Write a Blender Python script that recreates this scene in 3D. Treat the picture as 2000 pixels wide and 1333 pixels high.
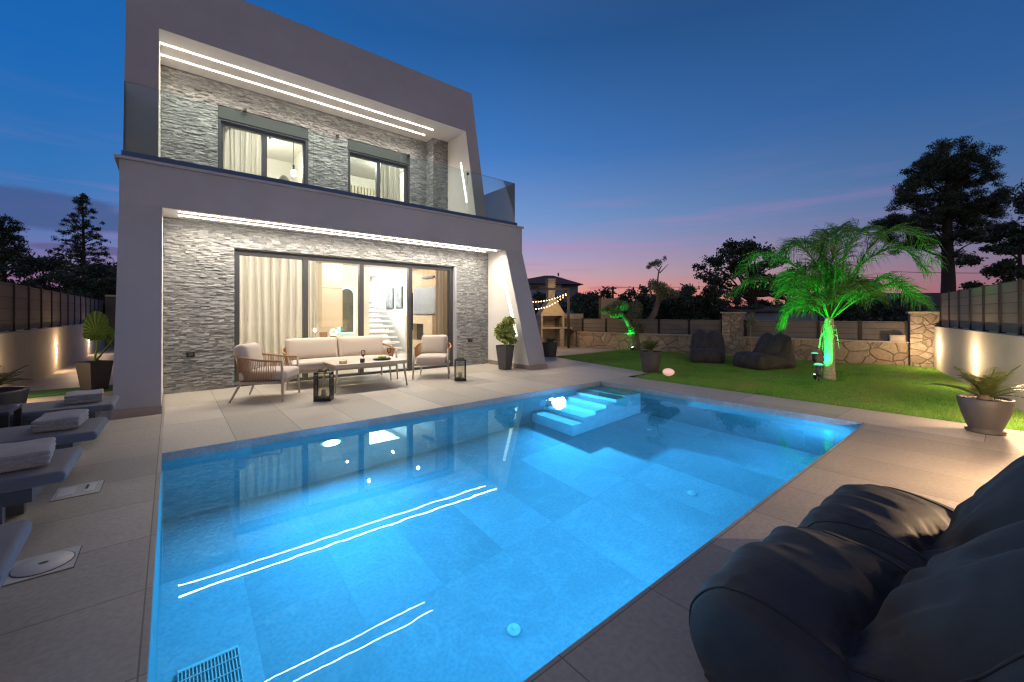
import bpy, math, random
import numpy as np
from mathutils import Vector, Matrix, noise
R = math.radians
random.seed(7); rng = np.random.default_rng(11)
for o in list(bpy.data.objects): bpy.data.objects.remove(o)
S = bpy.context.scene; C = S.collection
# ------------------------------------------------------------------ camera
YAW = 39.62
cam = bpy.data.objects.new('camera', bpy.data.cameras.new('camera')); C.objects.link(cam)
cam.location = (0, 0, 1.28); cam.rotation_euler = (R(90), 0, R(-YAW))
cam.data.sensor_width = 36; cam.data.lens = 14.483; cam.data.shift_y = -0.02675
cam.data.clip_start = 0.05; cam.data.clip_end = 1500
S.camera = cam
S.view_settings.view_transform = 'Standard'; S.view_settings.look = 'None'
S.view_settings.exposure = 0.12; S.view_settings.gamma = 1.0
S.cycles.use_denoising = True; S.cycles.pixel_filter_type = 'BLACKMAN_HARRIS'; S.cycles.filter_width = 1.25
S.cycles.max_bounces = 8; S.cycles.diffuse_bounces = 4; S.cycles.glossy_bounces = 4
S.cycles.transmission_bounces = 8; S.cycles.transparent_max_bounces = 24
S.cycles.sample_clamp_indirect = 4.0; S.cycles.caustics_reflective = False; S.cycles.blur_glossy = 0.5

# ------------------------------------------------------------------ node helpers
class NT:
    def __init__(s, nt): s.nt = nt
    def n(s, t, **kw):
        x = s.nt.nodes.new(t)
        for k, v in kw.items():
            if k.startswith('i_'): x.inputs[k[2:].replace('_', ' ')].default_value = v
            else: setattr(x, k, v)
        return x
    def l(s, a, b): s.nt.links.new(a, b)
    def math(s, op, a, b=None, c=None, clamp=False):
        x = s.nt.nodes.new('ShaderNodeMath'); x.operation = op; x.use_clamp = clamp
        for i, v in enumerate((a, b, c)):
            if v is None: continue
            if isinstance(v, (int, float)): x.inputs[i].default_value = v
            else: s.l(v, x.inputs[i])
        return x.outputs[0]
    def mix(s, f, a, b):
        x = s.nt.nodes.new('ShaderNodeMix'); x.data_type = 'RGBA'
        for i, v in ((0, f), (6, a), (7, b)):
            if isinstance(v, (int, float)): x.inputs[i].default_value = v
            elif isinstance(v, (tuple, list)): x.inputs[i].default_value = (*v[:3], 1)
            else: s.l(v, x.inputs[i])
        return x.outputs[2]
    def ramp(s, f, stops, interp='LINEAR'):
        x = s.nt.nodes.new('ShaderNodeValToRGB'); cr = x.color_ramp; cr.interpolation = interp
        while len(cr.elements) > 1: cr.elements.remove(cr.elements[-1])
        for i, (p, c) in enumerate(stops):
            e = cr.elements[0] if i == 0 else cr.elements.new(p)
            e.position = p; e.color = (*(c if isinstance(c, (tuple, list)) else (c, c, c)), 1)
        s.l(f, x.inputs[0]); return x.outputs[0]

def lin(r, g, b):
    f = lambda c: (c/255/12.92) if c/255 <= .04045 else ((c/255+.055)/1.055)**2.4
    return (f(r), f(g), f(b))

# ------------------------------------------------------------------ world: dusk sky
W = bpy.data.worlds.new('World'); S.world = W; W.use_nodes = True
N = NT(W.node_tree); W.node_tree.nodes.clear()
tc = N.n('ShaderNodeTexCoord'); sep = N.n('ShaderNodeSeparateXYZ'); N.l(tc.outputs['Generated'], sep.inputs[0])
ex, ey, ez = sep.outputs
hl = N.math('SQRT', N.math('ADD', N.math('MULTIPLY', ex, ex), N.math('ADD', N.math('MULTIPLY', ey, ey), 1e-5)))
def azdot(az):
    return N.math('DIVIDE', N.math('ADD', N.math('MULTIPLY', ex, math.sin(R(az))), N.math('MULTIPLY', ey, math.cos(R(az)))), hl)
glow = N.ramp(azdot(51), [(0.0, 0.0), (0.5, 0.0), (0.75, 0.35), (0.93, 0.85), (1.0, 1.0)])
warm = N.ramp(ez, [(0.0, lin(246, 150, 124)), (0.045, lin(228, 142, 136)), (0.09, lin(188, 154, 172)), (0.15, lin(150, 148, 192)),
                   (0.22, lin(104, 142, 198)), (0.36, lin(50, 112, 184)), (0.55, lin(20, 80, 142)), (0.72, lin(50, 80, 130)), (1.0, lin(96, 104, 136))])
side = N.ramp(ez, [(0.0, lin(112, 78, 118)), (0.06, lin(128, 100, 146)), (0.12, lin(84, 108, 168)), (0.22, lin(34, 106, 174)),
                   (0.40, lin(0, 94, 172)), (0.60, lin(0, 86, 158)), (0.72, lin(50, 80, 135)), (1.0, lin(96, 104, 136))])
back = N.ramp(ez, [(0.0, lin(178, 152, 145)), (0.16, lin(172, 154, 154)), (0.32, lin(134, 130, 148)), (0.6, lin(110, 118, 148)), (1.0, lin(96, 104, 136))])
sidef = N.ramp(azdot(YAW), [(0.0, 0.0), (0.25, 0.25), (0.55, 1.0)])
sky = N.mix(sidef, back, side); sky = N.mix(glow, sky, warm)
# right half of the sky is a little darker and greyer
dark = N.ramp(azdot(100), [(0.45, 0.0), (0.95, 0.75)])
sky = N.mix(dark, sky, N.mix(0.6, sky, lin(20, 44, 80)))
# thin streaks of cloud
mp = N.n('ShaderNodeMapping'); mp.inputs['Scale'].default_value = (2.2, 2.2, 26); mp.inputs['Rotation'].default_value = (R(4), R(-5), 0)
N.l(tc.outputs['Generated'], mp.inputs[0])
nz = N.n('ShaderNodeTexNoise', i_Scale=1.5, i_Detail=5.0, i_Roughness=.55); N.l(mp.outputs[0], nz.inputs['Vector'])
cl = N.ramp(nz.outputs[0], [(0.52, 0.0), (0.70, 1.0)])
hz = N.ramp(ez, [(0.0, 0.6), (0.12, 0.75), (0.26, 0.22), (0.45, 0.0)])
ccol = N.ramp(ez, [(0.0, lin(150, 88, 110)), (0.09, lin(150, 92, 130)), (0.18, lin(190, 120, 170)), (0.4, lin(90, 110, 170))])
sky = N.mix(N.math('MULTIPLY', N.math('MULTIPLY', cl, hz), 0.42), sky, ccol)
# slate-blue cloud bank above the trees on the left
def bank(az, el, waz, wel, col, k, sky, sc=6):
    a = N.math('ARCTAN2', ex, ey); e = N.math('ARCTAN2', ez, hl)
    nn = N.n('ShaderNodeTexNoise', i_Scale=float(sc), i_Detail=4.0); m2 = N.n('ShaderNodeMapping'); m2.inputs['Scale'].default_value = (1, 1, 5)
    N.l(tc.outputs['Generated'], m2.inputs[0]); N.l(m2.outputs[0], nn.inputs['Vector'])
    da = N.math('DIVIDE', N.math('SUBTRACT', a, R(az)), R(waz)); de = N.math('DIVIDE', N.math('SUBTRACT', e, R(el)), R(wel))
    r2 = N.math('ADD', N.math('MULTIPLY', da, da), N.math('MULTIPLY', de, de))
    v = N.math('SUBTRACT', N.math('ADD', 1.0, N.math('MULTIPLY', N.math('SUBTRACT', nn.outputs[0], .5), 1.6)), r2)
    f = N.ramp(v, [(0.0, 0.0), (0.45, 1.0)])
    return N.mix(N.math('MULTIPLY', f, k), sky, col)
sky = bank(-14.5, 9.3, 13, 2.2, lin(52, 78, 132), .85, sky)
sky = bank(-6.0, 6.2, 5, .5, lin(80, 78, 130), .8, sky)
sky = bank(45.4, 4.75, 1.6, .38, lin(112, 80, 125), .85, sky)
sky = bank(53, 3.5, 3.2, .35, lin(176, 110, 130), .7, sky)
nis = N.n('ShaderNodeTexSky', sky_type='NISHITA', sun_disc=False, sun_elevation=R(-1.5), sun_rotation=R(51))
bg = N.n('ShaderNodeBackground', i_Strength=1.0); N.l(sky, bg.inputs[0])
bg2 = N.n('ShaderNodeBackground', i_Strength=0.06); N.l(nis.outputs[0], bg2.inputs[0])
add = N.n('ShaderNodeAddShader'); N.l(bg.outputs[0], add.inputs[0]); N.l(bg2.outputs[0], add.inputs[1])
wo = N.n('ShaderNodeOutputWorld'); N.l(add.outputs[0], wo.inputs[0])

# ------------------------------------------------------------------ materials
MATS = {}
def newmat(name):
    m = bpy.data.materials.new(name); m.use_nodes = True; n = NT(m.node_tree)
    b = m.node_tree.nodes['Principled BSDF']; MATS[name] = m; return m, n, b
def pm(name, col, rough=.6, metal=0., noise=.12, scale=20., bump=0., bscale=80., spec=.5, coords='Object', sheen=0., stretch=None):
    m, n, b = newmat(name)
    t = n.n('ShaderNodeTexCoord'); v = t.outputs[coords]
    if stretch:
        mp = n.n('ShaderNodeMapping'); mp.inputs['Scale'].default_value = stretch; n.l(v, mp.inputs[0]); v = mp.outputs[0]
    z = n.n('ShaderNodeTexNoise', i_Scale=float(scale), i_Detail=5.0, i_Roughness=.6); n.l(v, z.inputs['Vector'])
    c = n.mix(n.ramp(z.outputs[0], [(.25, 0.), (.75, 1.)]), tuple(x*(1-noise) for x in col), tuple(min(1, x*(1+noise)) for x in col))
    n.l(c, b.inputs['Base Color']); b.inputs['Roughness'].default_value = rough; b.inputs['Metallic'].default_value = metal
    b.inputs['Specular IOR Level'].default_value = spec
    if sheen: b.inputs['Sheen Weight'].default_value = sheen
    if bump:
        z2 = n.n('ShaderNodeTexNoise', i_Scale=float(bscale), i_Detail=4.0); n.l(v, z2.inputs['Vector'])
        bp = n.n('ShaderNodeBump', i_Strength=bump, i_Distance=.01); n.l(z2.outputs[0], bp.inputs['Height']); n.l(bp.outputs[0], b.inputs['Normal'])
    return m
def em(name, col, strength):
    m, n, b = newmat(name); b.inputs['Base Color'].default_value = (*col, 1)
    b.inputs['Emission Color'].default_value = (*col, 1); b.inputs['Emission Strength'].default_value = strength
    return m
def glassmat(name, tint, refl=1.0, ior=1.5):
    m, n, b = newmat(name); m.node_tree.nodes.remove(b); out = m.node_tree.nodes['Material Output']
    tr = n.n('ShaderNodeBsdfTransparent'); tr.inputs[0].default_value = (*tint, 1)
    gl = n.n('ShaderNodeBsdfGlossy'); gl.inputs['Roughness'].default_value = .0
    fr = n.n('ShaderNodeFresnel', i_IOR=ior); g = n.n('ShaderNodeNewGeometry')
    mx = n.n('ShaderNodeMixShader'); n.l(n.math('MULTIPLY', fr.outputs[0], refl), mx.inputs[0]); n.l(tr.outputs[0], mx.inputs[1]); n.l(gl.outputs[0], mx.inputs[2])
    n.l(mx.outputs[0], out.inputs[0]); return m
def gridmask(n, v, pitch, off, w):          # 1 on a joint line
    f = n.math('FRACT', n.math('DIVIDE', n.math('ADD', v, 1000*pitch-off+w/2), pitch))
    return n.math('LESS_THAN', f, w/pitch)
def tilemat(name, cols, px, ox, py, oy, axes='xy', joint=(.12, .11, .10), rough=.45, w=.006, vein=0., bump=.12, stag=0., var=.30):
    m, n, b = newmat(name); t = n.n('ShaderNodeTexCoord'); sp = n.n('ShaderNodeSeparateXYZ'); n.l(t.outputs['Object'], sp.inputs[0])
    a = {'x': sp.outputs[0], 'y': sp.outputs[1], 'z': sp.outputs[2]}
    u, v = a[axes[0]], a[axes[1]]
    msk = n.math('MAXIMUM', gridmask(n, u, px, ox, w), gridmask(n, v, py, oy, w))
    iu = n.math('FLOOR', n.math('DIVIDE', n.math('ADD', u, 1000*px-ox), px)); iv = n.math('FLOOR', n.math('DIVIDE', n.math('ADD', v, 1000*py-oy), py))
    cb = n.n('ShaderNodeCombineXYZ'); n.l(iu, cb.inputs[0]); n.l(iv, cb.inputs[1])
    wn = n.n('ShaderNodeTexWhiteNoise', noise_dimensions='3D'); n.l(cb.outputs[0], wn.inputs['Vector'])
    # each tile has its own offset into the pattern
    vm = n.n('ShaderNodeVectorMath', operation='MULTIPLY_ADD'); n.l(wn.outputs['Color'], vm.inputs[0]); vm.inputs[1].default_value = (7, 7, 7); n.l(t.outputs['Object'], vm.inputs[2])
    z = n.n('ShaderNodeTexNoise', i_Scale=1.6, i_Detail=9.0, i_Roughness=.62, i_Distortion=.4); n.l(vm.outputs[0], z.inputs['Vector'])
    z2 = n.n('ShaderNodeTexNoise', i_Scale=38.0, i_Detail=4.0); n.l(t.outputs['Object'], z2.inputs['Vector'])
    c = n.mix(n.ramp(z.outputs[0], [(.3, 0.), (.7, 1.)]), cols[0], cols[1])
    c = n.mix(n.math('MULTIPLY', n.ramp(z2.outputs[0], [(.4, 0.), (.62, 1.)]), .40), c, tuple(x*.72 for x in cols[0]))
    c = n.mix(n.math('MULTIPLY', wn.outputs['Value'], var), c, (0.05, 0.05, 0.05))
    if vein:
        z3 = n.n('ShaderNodeTexNoise', i_Scale=1.3, i_Detail=6.0, i_Distortion=1.6); n.l(vm.outputs[0], z3.inputs['Vector'])
        d = n.math('ABSOLUTE', n.math('SUBTRACT', z3.outputs[0], .5))
        c = n.mix(n.math('MULTIPLY', n.ramp(d, [(0., 1.), (.03, 0.)]), vein), c, (.9, .9, .9))
    c = n.mix(msk, c, joint); n.l(c, b.inputs['Base Color'])
    n.l(n.math('ADD', rough, n.math('MULTIPLY', z.outputs[0], .2)), b.inputs['Roughness'])
    bp = n.n('ShaderNodeBump', i_Strength=bump, i_Distance=.01)
    h = n.math('SUBTRACT', n.math('MULTIPLY', z2.outputs[0], .35), n.math('MULTIPLY', msk, .8)); n.l(h, bp.inputs['Height']); n.l(bp.outputs[0], b.inputs['Normal'])
    return m

plaster = pm('plaster', (.338, .340, .372), .85, noise=.10, scale=1.0, bump=.15, bscale=140)
plaster_in = pm('plaster_white', (.74, .71, .66), .85, noise=.03, scale=3, bump=.08, bscale=120)  # interior walls; also the lit copy of the facade paint on soffits and reveals
wallplaster = pm('retaining_plaster', (.46, .43, .38), .88, noise=.10, scale=1.6, bump=.25, bscale=90)
skirting = pm('skirting_tile', (.26, .22, .20), .5, noise=.10, scale=6)
darkmetal = pm('anthracite_metal', (.060, .064, .072), .42, metal=.3, noise=.06, scale=12)
blackmetal = pm('black_metal', (.018, .018, .02), .45, metal=.3, noise=.1, scale=12)
channel = pm('balustrade_channel', (.045, .09, .19), .35, metal=.5, noise=.05)
shutter = pm('shutter_box_grey', (.035, .042, .040), .5, noise=.04, scale=6)
chrome = pm('chrome', (.8, .8, .8), .18, metal=1., noise=.02)
deck_far = tilemat('deck_tile_far', ((.48, .43, .37), (.57, .52, .45)), .6, -.09, 1.2, 4.96, joint=(.14, .12, .10))  # same tile in a lighter tone, terrace lamplight put into the colour
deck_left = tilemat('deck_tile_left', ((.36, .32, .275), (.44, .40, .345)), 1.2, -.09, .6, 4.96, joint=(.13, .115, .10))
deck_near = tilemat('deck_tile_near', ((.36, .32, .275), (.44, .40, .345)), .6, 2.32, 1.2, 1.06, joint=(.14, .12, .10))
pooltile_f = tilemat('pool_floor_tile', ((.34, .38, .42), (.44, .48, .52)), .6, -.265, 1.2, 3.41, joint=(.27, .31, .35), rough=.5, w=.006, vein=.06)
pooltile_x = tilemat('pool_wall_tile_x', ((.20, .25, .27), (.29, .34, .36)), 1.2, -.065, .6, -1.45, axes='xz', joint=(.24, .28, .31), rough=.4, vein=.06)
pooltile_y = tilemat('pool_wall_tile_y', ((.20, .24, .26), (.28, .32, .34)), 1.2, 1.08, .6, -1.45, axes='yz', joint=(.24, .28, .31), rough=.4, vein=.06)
steptile = pm('pool_step_tile', (.56, .60, .62), .5, noise=.15, scale=4)
whiteplastic = pm('white_plastic', (.62, .62, .60), .4, noise=.05)
interior_floor = tilemat('interior_floor_tile', ((.5, .47, .42), (.58, .55, .5)), .6, 0, .6, 8.8, joint=(.3, .28, .25), rough=.3)
glass_clear = glassmat('window_glass', (.93, .95, .94), 1.0)
glass_bal = glassmat('balustrade_glass', (.90, .97, .975), .9)
glass_lantern = glassmat('lantern_glass', (.93, .92, .88), 1.0)
led = em('led_strip', (1.0, .90, .76), 20.); led_rear = em('led_strip_rear', (1.0, .90, .76), 20.)
led_up = em('led_strip_upper', (1.0, .90, .76), 20.)
led_slot = em('led_slot', (1.0, .90, .78), 2.2)

# split-face stone: each ledge stone gets its own grey
m, n, b = newmat('split_face_stone'); g = n.n('ShaderNodeNewGeometry'); t = n.n('ShaderNodeTexCoord')
z = n.n('ShaderNodeTexNoise', i_Scale=16.0, i_Detail=8.0, i_Roughness=.7); mp = n.n('ShaderNodeMapping'); mp.inputs['Scale'].default_value = (1, 1, 3.2)
n.l(t.outputs['Object'], mp.inputs[0]); n.l(mp.outputs[0], z.inputs['Vector'])
c = n.ramp(g.outputs['Random Per Island'], [(0., (.115, .12, .125)), (.3, (.20, .208, .212)), (.7, (.285, .292, .295)), (1., (.44, .45, .45))])
c = n.mix(n.ramp(z.outputs[0], [(.3, 0.), (.72, 1.)]), n.mix(.4, c, (.08, .085, .085)), n.mix(.2, c, (.60, .60, .58)))
n.l(c, b.inputs['Base Color']); b.inputs['Roughness'].default_value = .85
bp = n.n('ShaderNodeBump', i_Strength=.6, i_Distance=.015); n.l(z.outputs[0], bp.inputs['Height']); n.l(bp.outputs[0], b.inputs['Normal']); stone = m

# flagstone garden wall
def flagmat(name, scale, stones, mortar, stretch=(1, 1, 1), edge=.045):
    m, n, b = newmat(name); t = n.n('ShaderNodeTexCoord'); mp = n.n('ShaderNodeMapping'); mp.inputs['Scale'].default_value = stretch; n.l(t.outputs['Object'], mp.inputs[0])
    zd = n.n('ShaderNodeTexNoise', i_Scale=4.0, i_Detail=3.0); n.l(mp.outputs[0], zd.inputs['Vector'])
    vm = n.n('ShaderNodeVectorMath', operation='MULTIPLY_ADD'); n.l(zd.outputs['Color'], vm.inputs[0]); vm.inputs[1].default_value = (.12, .12, .12); n.l(mp.outputs[0], vm.inputs[2])
    v1 = n.n('ShaderNodeTexVoronoi', feature='DISTANCE_TO_EDGE', i_Scale=float(scale)); n.l(vm.outputs[0], v1.inputs['Vector'])
    v2 = n.n('ShaderNodeTexVoronoi', feature='F1', i_Scale=float(scale)); n.l(vm.outputs[0], v2.inputs['Vector'])
    sp = n.n('ShaderNodeSeparateColor'); n.l(v2.outputs['Color'], sp.inputs[0])
    c = n.ramp(sp.outputs[0], [(i/(len(stones)-1), s) for i, s in enumerate(stones)])
    z = n.n('ShaderNodeTexNoise', i_Scale=14.0, i_Detail=7.0); n.l(t.outputs['Object'], z.inputs['Vector'])
    c = n.mix(n.ramp(z.outputs[0], [(.3, 0.), (.7, .5)]), c, tuple(x*.45 for x in stones[0]))
    e = n.ramp(v1.outputs['Distance'], [(edge*.4, 0.), (edge, 1.)])
    c = n.mix(e, mortar, c); n.l(c, b.inputs['Base Color']); b.inputs['Roughness'].default_value = .85
    bp = n.n('ShaderNodeBump', i_Strength=.8, i_Distance=.03); n.l(n.math('ADD', n.ramp(v1.outputs['Distance'], [(0., 0.), (edge*2, 1.)]), n.math('MULTIPLY', z.outputs[0], .4)), bp.inputs['Height'])
    n.l(bp.outputs[0], b.inputs['Normal']); return m
flag = flagmat('flagstone', 2.5, [(.38, .31, .23), (.50, .42, .32), (.42, .30, .20), (.58, .52, .43)], (.22, .185, .145), edge=.024)
pillarstone = flagmat('pillar_stone', 4.2, [(.36, .29, .21), (.48, .41, .32), (.30, .24, .18), (.52, .45, .36)], (.22, .185, .15), edge=.035, stretch=(1, 1, 1.6))
capstone = pm('cap_stone', (.42, .37, .31), .8, noise=.12, scale=8)
wpc = tilemat('fence_board_grey', ((.17, .15, .135), (.22, .20, .18)), 50, 25.3, .15, .0, axes='xz', joint=(.05, .045, .04), rough=.6, w=.012)
wpc_l = tilemat('fence_board_left', ((.20, .17, .15), (.26, .22, .19)), 50, 25.3, .19, .0, axes='xz', joint=(.05, .045, .04), rough=.6, w=.008)

cushion = pm('cushion_beige', (.50, .43, .365), .9, noise=.05, scale=60, bump=.25, bscale=260, sheen=.2)
rattan = pm('rattan_cord', (.36, .19, .085), .65, noise=.2, scale=60)
chairframe = pm('taupe_powdercoat', (.42, .36, .29), .5, noise=.05)
tabletop = pm('table_top', (.44, .39, .33), .45, noise=.06, scale=8)
loungefab = pm('lounger_fabric', (.062, .070, .105), .9, noise=.08, scale=50, bump=.25, bscale=300, sheen=.2)
towelmat = pm('towel_grey', (.17, .17, .195), .95, noise=.22, scale=60, bump=1., bscale=120, sheen=.4)
loungeframe = pm('lounger_frame', (.035, .045, .065), .5, noise=.1)
beanfab = pm('beanbag_fabric', (.034, .034, .039), .62, noise=.22, scale=7, bump=.35, bscale=420, spec=.26, sheen=.05)
piping = pm('beanbag_piping', (.012, .012, .014), .6)
potgrey = pm('pot_anthracite', (.058, .055, .060), .6, noise=.1, scale=14, bump=.1)
soil = pm('potting_soil', (.05, .035, .025), .95, noise=.4, scale=60, bump=.6)
pebbles = pm('white_pebbles', (.6, .58, .55), .6, noise=.2, scale=40, bump=.6, bscale=60)
def leafmat(name, c1, c2, trans=.25, rough=.5):
    m, n, b = newmat(name); g = n.n('ShaderNodeNewGeometry')
    c = n.ramp(g.outputs['Random Per Island'], [(0., c1), (.6, tuple((x+y)/2 for x, y in zip(c1, c2))), (1., c2)])
    n.l(c, b.inputs['Base Color']); b.inputs['Roughness'].default_value = rough; b.inputs['Specular IOR Level'].default_value = .3
    tr = n.n('ShaderNodeBsdfTranslucent'); n.l(c, tr.inputs[0]); mx = n.n('ShaderNodeMixShader'); mx.inputs[0].default_value = trans
    out = m.node_tree.nodes['Material Output']; n.l(b.outputs[0], mx.inputs[1]); n.l(tr.outputs[0], mx.inputs[2]); n.l(mx.outputs[0], out.inputs[0]); return m
lf_ficus = leafmat('ficus_leaf', (.11, .17, .03), (.42, .45, .12))
lf_cycad = leafmat('cycad_leaf', (.055, .085, .02), (.15, .17, .05))
lf_alo = leafmat('elephant_ear_leaf', (.16, .28, .05), (.24, .36, .07), .4)
lf_palm = leafmat('palm_leaf', (.045, .14, .022), (.11, .24, .05), .35)
lf_olive = leafmat('olive_leaf', (.12, .14, .08), (.30, .31, .19), .25)
lf_dark = leafmat('evergreen_leaf', (.035, .06, .04), (.075, .105, .06), .15)
lf_pine = leafmat('pine_needle', (.03, .05, .03), (.06, .085, .045), .1)
lf_grass = leafmat('grass_blade', (.11, .36, .045), (.28, .60, .11), .45)
_n = NT(lf_grass.node_tree); _t = _n.n('ShaderNodeTexCoord'); _z = _n.n('ShaderNodeTexNoise', i_Scale=1.1, i_Detail=6.0, i_Roughness=.65); _n.l(_t.outputs['Object'], _z.inputs['Vector'])
_b = lf_grass.node_tree.nodes['Principled BSDF']; _src = _b.inputs['Base Color'].links[0].from_socket
_c = _n.mix(_n.ramp(_z.outputs[0], [(.36, .0), (.50, .35), (.66, 1.)]), _src, (.34, .44, .12)); _c = _n.mix(_n.ramp(_z.outputs[0], [(.30, .6), (.44, 0.)]), _c, (.07, .14, .03))
_n.l(_c, _b.inputs['Base Color']); [_n.l(_c, x.inputs[0]) for x in lf_grass.node_tree.nodes if x.type == 'BSDF_TRANSLUCENT']
bark = pm('bark', (.13, .10, .08), .9, noise=.35, scale=14, bump=.9, bscale=24, stretch=(1, 1, .3))
barkdark = pm('bark_dark', (.05, .04, .035), .9, noise=.3, scale=8, bump=.6)
palmbark = pm('palm_bark', (.36, .31, .25), .9, noise=.4, scale=9, bump=1., bscale=22, stretch=(1, 1, 2.5))
wood_in = pm('oak_panel', (.46, .28, .13), .5, noise=.35, scale=5, stretch=(3, 3, .5))
cabinet = pm('cabinet_beige', (.62, .53, .42), .5, noise=.03)
curtain_w = leafmat('sheer_curtain', (.90, .86, .80), (.90, .87, .81), .62, .9)
curtain_b = leafmat('beige_drape', (.62, .52, .42), (.64, .54, .44), .3, .9)

# ------------------------------------------------------------------ mesh helpers
class MB:
    def __init__(s): s.v = []; s.f = []; s.mi = []; s.cur = 0
    def add(s, vs, fs):
        k = len(s.v); s.v += [tuple(x) for x in vs]; s.f += [tuple(i+k for i in f) for f in fs]; s.mi += [s.cur]*len(fs); return s
    def box(s, x0, x1, y0, y1, z0, z1):
        return s.add([(x0,y0,z0),(x1,y0,z0),(x1,y1,z0),(x0,y1,z0),(x0,y0,z1),(x1,y0,z1),(x1,y1,z1),(x0,y1,z1)],
                     [(0,3,2,1),(4,5,6,7),(0,1,5,4),(1,2,6,5),(2,3,7,6),(3,0,4,7)])
    def rbox(s, x0, x1, y0, y1, z0, z1, r=.03, n=4, puff=0., seg=8):        # cushion: superellipsoid-like soft box
        cx, cy, cz = (x0+x1)/2, (y0+y1)/2, (z0+z1)/2; hx, hy, hz = (x1-x0)/2, (y1-y0)/2, (z1-z0)/2
        dim = [hx, hy, hz]; vs = {}; pts = []; fs = []
        def ticks(h):
            t = [-h] + [-h+r*(1-math.cos(k*math.pi/2/n)) for k in range(1, n+1)]
            inner = [(-h+r)+(2*h-2*r)*k/seg for k in range(1, seg)] if h > r*1.01 else []
            return t + inner + [-q for q in reversed(t)]
        T = [ticks(h) for h in dim]
        def idx(p):
            key = tuple(round(q, 6) for q in p)
            if key not in vs:
                c = [max(-(d-r), min(d-r, q)) for d, q in zip(dim, p)]; dlt = [q-k for q, k in zip(p, c)]; L = math.sqrt(sum(q*q for q in dlt)) or 1
                o = [k+q/L*r if L > 1e-9 else k for k, q in zip(c, dlt)]
                if puff:
                    w = (1-(o[0]/hx)**4)*(1-(o[1]/hy)**4) if hz <= min(hx, hy) else (1-(o[0]/hx)**4)*(1-(o[2]/hz)**4)
                    ax = 2 if hz <= min(hx, hy) else 1
                    o[ax] += math.copysign(puff*w, o[ax])*(abs(o[ax])/dim[ax])
                vs[key] = len(pts); pts.append((o[0]+cx, o[1]+cy, o[2]+cz))
            return vs[key]
        for a in range(3):
            u, w = [(1, 2), (2, 0), (0, 1)][a]
            for sgn in (-1, 1):
                for i in range(len(T[u])-1):
                    for j in range(len(T[w])-1):
                        q = []
                        for (ii, jj) in ((i, j), (i+1, j), (i+1, j+1), (i, j+1)):
                            p = [0, 0, 0]; p[a] = sgn*dim[a]; p[u] = T[u][ii]; p[w] = T[w][jj]; q.append(idx(p))
                        q = list(dict.fromkeys(q))
                        if len(q) > 2: fs.append(tuple(q if sgn > 0 else q[::-1]))
        return s.add(pts, fs)
    def quad(s, a, b, c, d): return s.add([a, b, c, d], [(0, 1, 2, 3)])
    def prism(s, poly, axis, a, b):      # polygon in the plane across `axis`, extruded from a to b
        n = len(poly)
        mk = (lambda p, t: (t, p[0], p[1])) if axis == 'x' else ((lambda p, t: (p[0], t, p[1])) if axis == 'y' else (lambda p, t: (p[0], p[1], t)))
        vs = [mk(p, a) for p in poly]+[mk(p, b) for p in poly]
        return s.add(vs, [tuple(range(n))[::-1], tuple(range(n, 2*n))]+[(i, (i+1) % n, n+(i+1) % n, n+i) for i in range(n)])
    def tube(s, pts, rad, k=8, cap=True):
        pts = [Vector(p) for p in pts]; n = len(pts); rr = rad if isinstance(rad, (list, tuple)) else [rad]*n
        vs = []; up = Vector((0, 0, 1)); prev = None
        for i, p in enumerate(pts):
            t = (pts[min(i+1, n-1)]-pts[max(i-1, 0)]).normalized()
            if prev is None:
                a = up if abs(t.z) < .95 else Vector((1, 0, 0)); x = t.cross(a).normalized()
            else:
                x = (prev - t*prev.dot(t)); x = x.normalized() if x.length > 1e-6 else t.cross(Vector((1, 0, 0))).normalized()
            prev = x; y = t.cross(x)
            vs += [p+(x*math.cos(2*math.pi*j/k)+y*math.sin(2*math.pi*j/k))*rr[i] for j in range(k)]
        fs = [(i*k+j, i*k+(j+1) % k, (i+1)*k+(j+1) % k, (i+1)*k+j) for i in range(n-1) for j in range(k)]
        if cap: fs += [tuple(range(k))[::-1], tuple(range((n-1)*k, n*k))]
        return s.add(vs, fs)
    def lathe(s, prof, cx=0, cy=0, k=32, sx=1., sy=1.):
        vs = []; n = len(prof)
        for (r, z) in prof: vs += [(cx+r*sx*math.cos(2*math.pi*j/k), cy+r*sy*math.sin(2*math.pi*j/k), z) for j in range(k)]
        fs = [(i*k+j, i*k+(j+1) % k, (i+1)*k+(j+1) % k, (i+1)*k+j) for i in range(n-1) for j in range(k)]
        fs += [tuple(range(k))[::-1], tuple(range((n-1)*k, n*k))]
        return s.add(vs, fs)
    def frustum(s, w0, w1, z0, z1, cx=0, cy=0):
        return s.add([(cx+sx*w0, cy+sy*w0, z0) for sx, sy in ((-1,-1),(1,-1),(1,1),(-1,1))]+[(cx+sx*w1, cy+sy*w1, z1) for sx, sy in ((-1,-1),(1,-1),(1,1),(-1,1))],
                     [(0,3,2,1),(4,5,6,7),(0,1,5,4),(1,2,6,5),(2,3,7,6),(3,0,4,7)])
    def build(s, name, mat, parent=None, smooth=False, world=False, bevel=0.):
        vs = s.v
        if world and parent is not None:
            r = parent
            while r.parent is not None: r = r.parent
            M = Matrix.LocRotScale(r.location, r.rotation_euler, None).inverted(); vs = [tuple(M @ Vector(v)) for v in vs]
        me = bpy.data.meshes.new(name); me.from_pydata(vs, [], s.f)
        for mm in (mat if isinstance(mat, (list, tuple)) else [mat]): me.materials.append(mm)
        me.polygons.foreach_set('material_index', s.mi)
        if smooth: me.polygons.foreach_set('use_smooth', [True]*len(me.polygons))
        me.update(); o = bpy.data.objects.new(name, me); C.objects.link(o)
        if parent is not None: o.parent = parent
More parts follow.
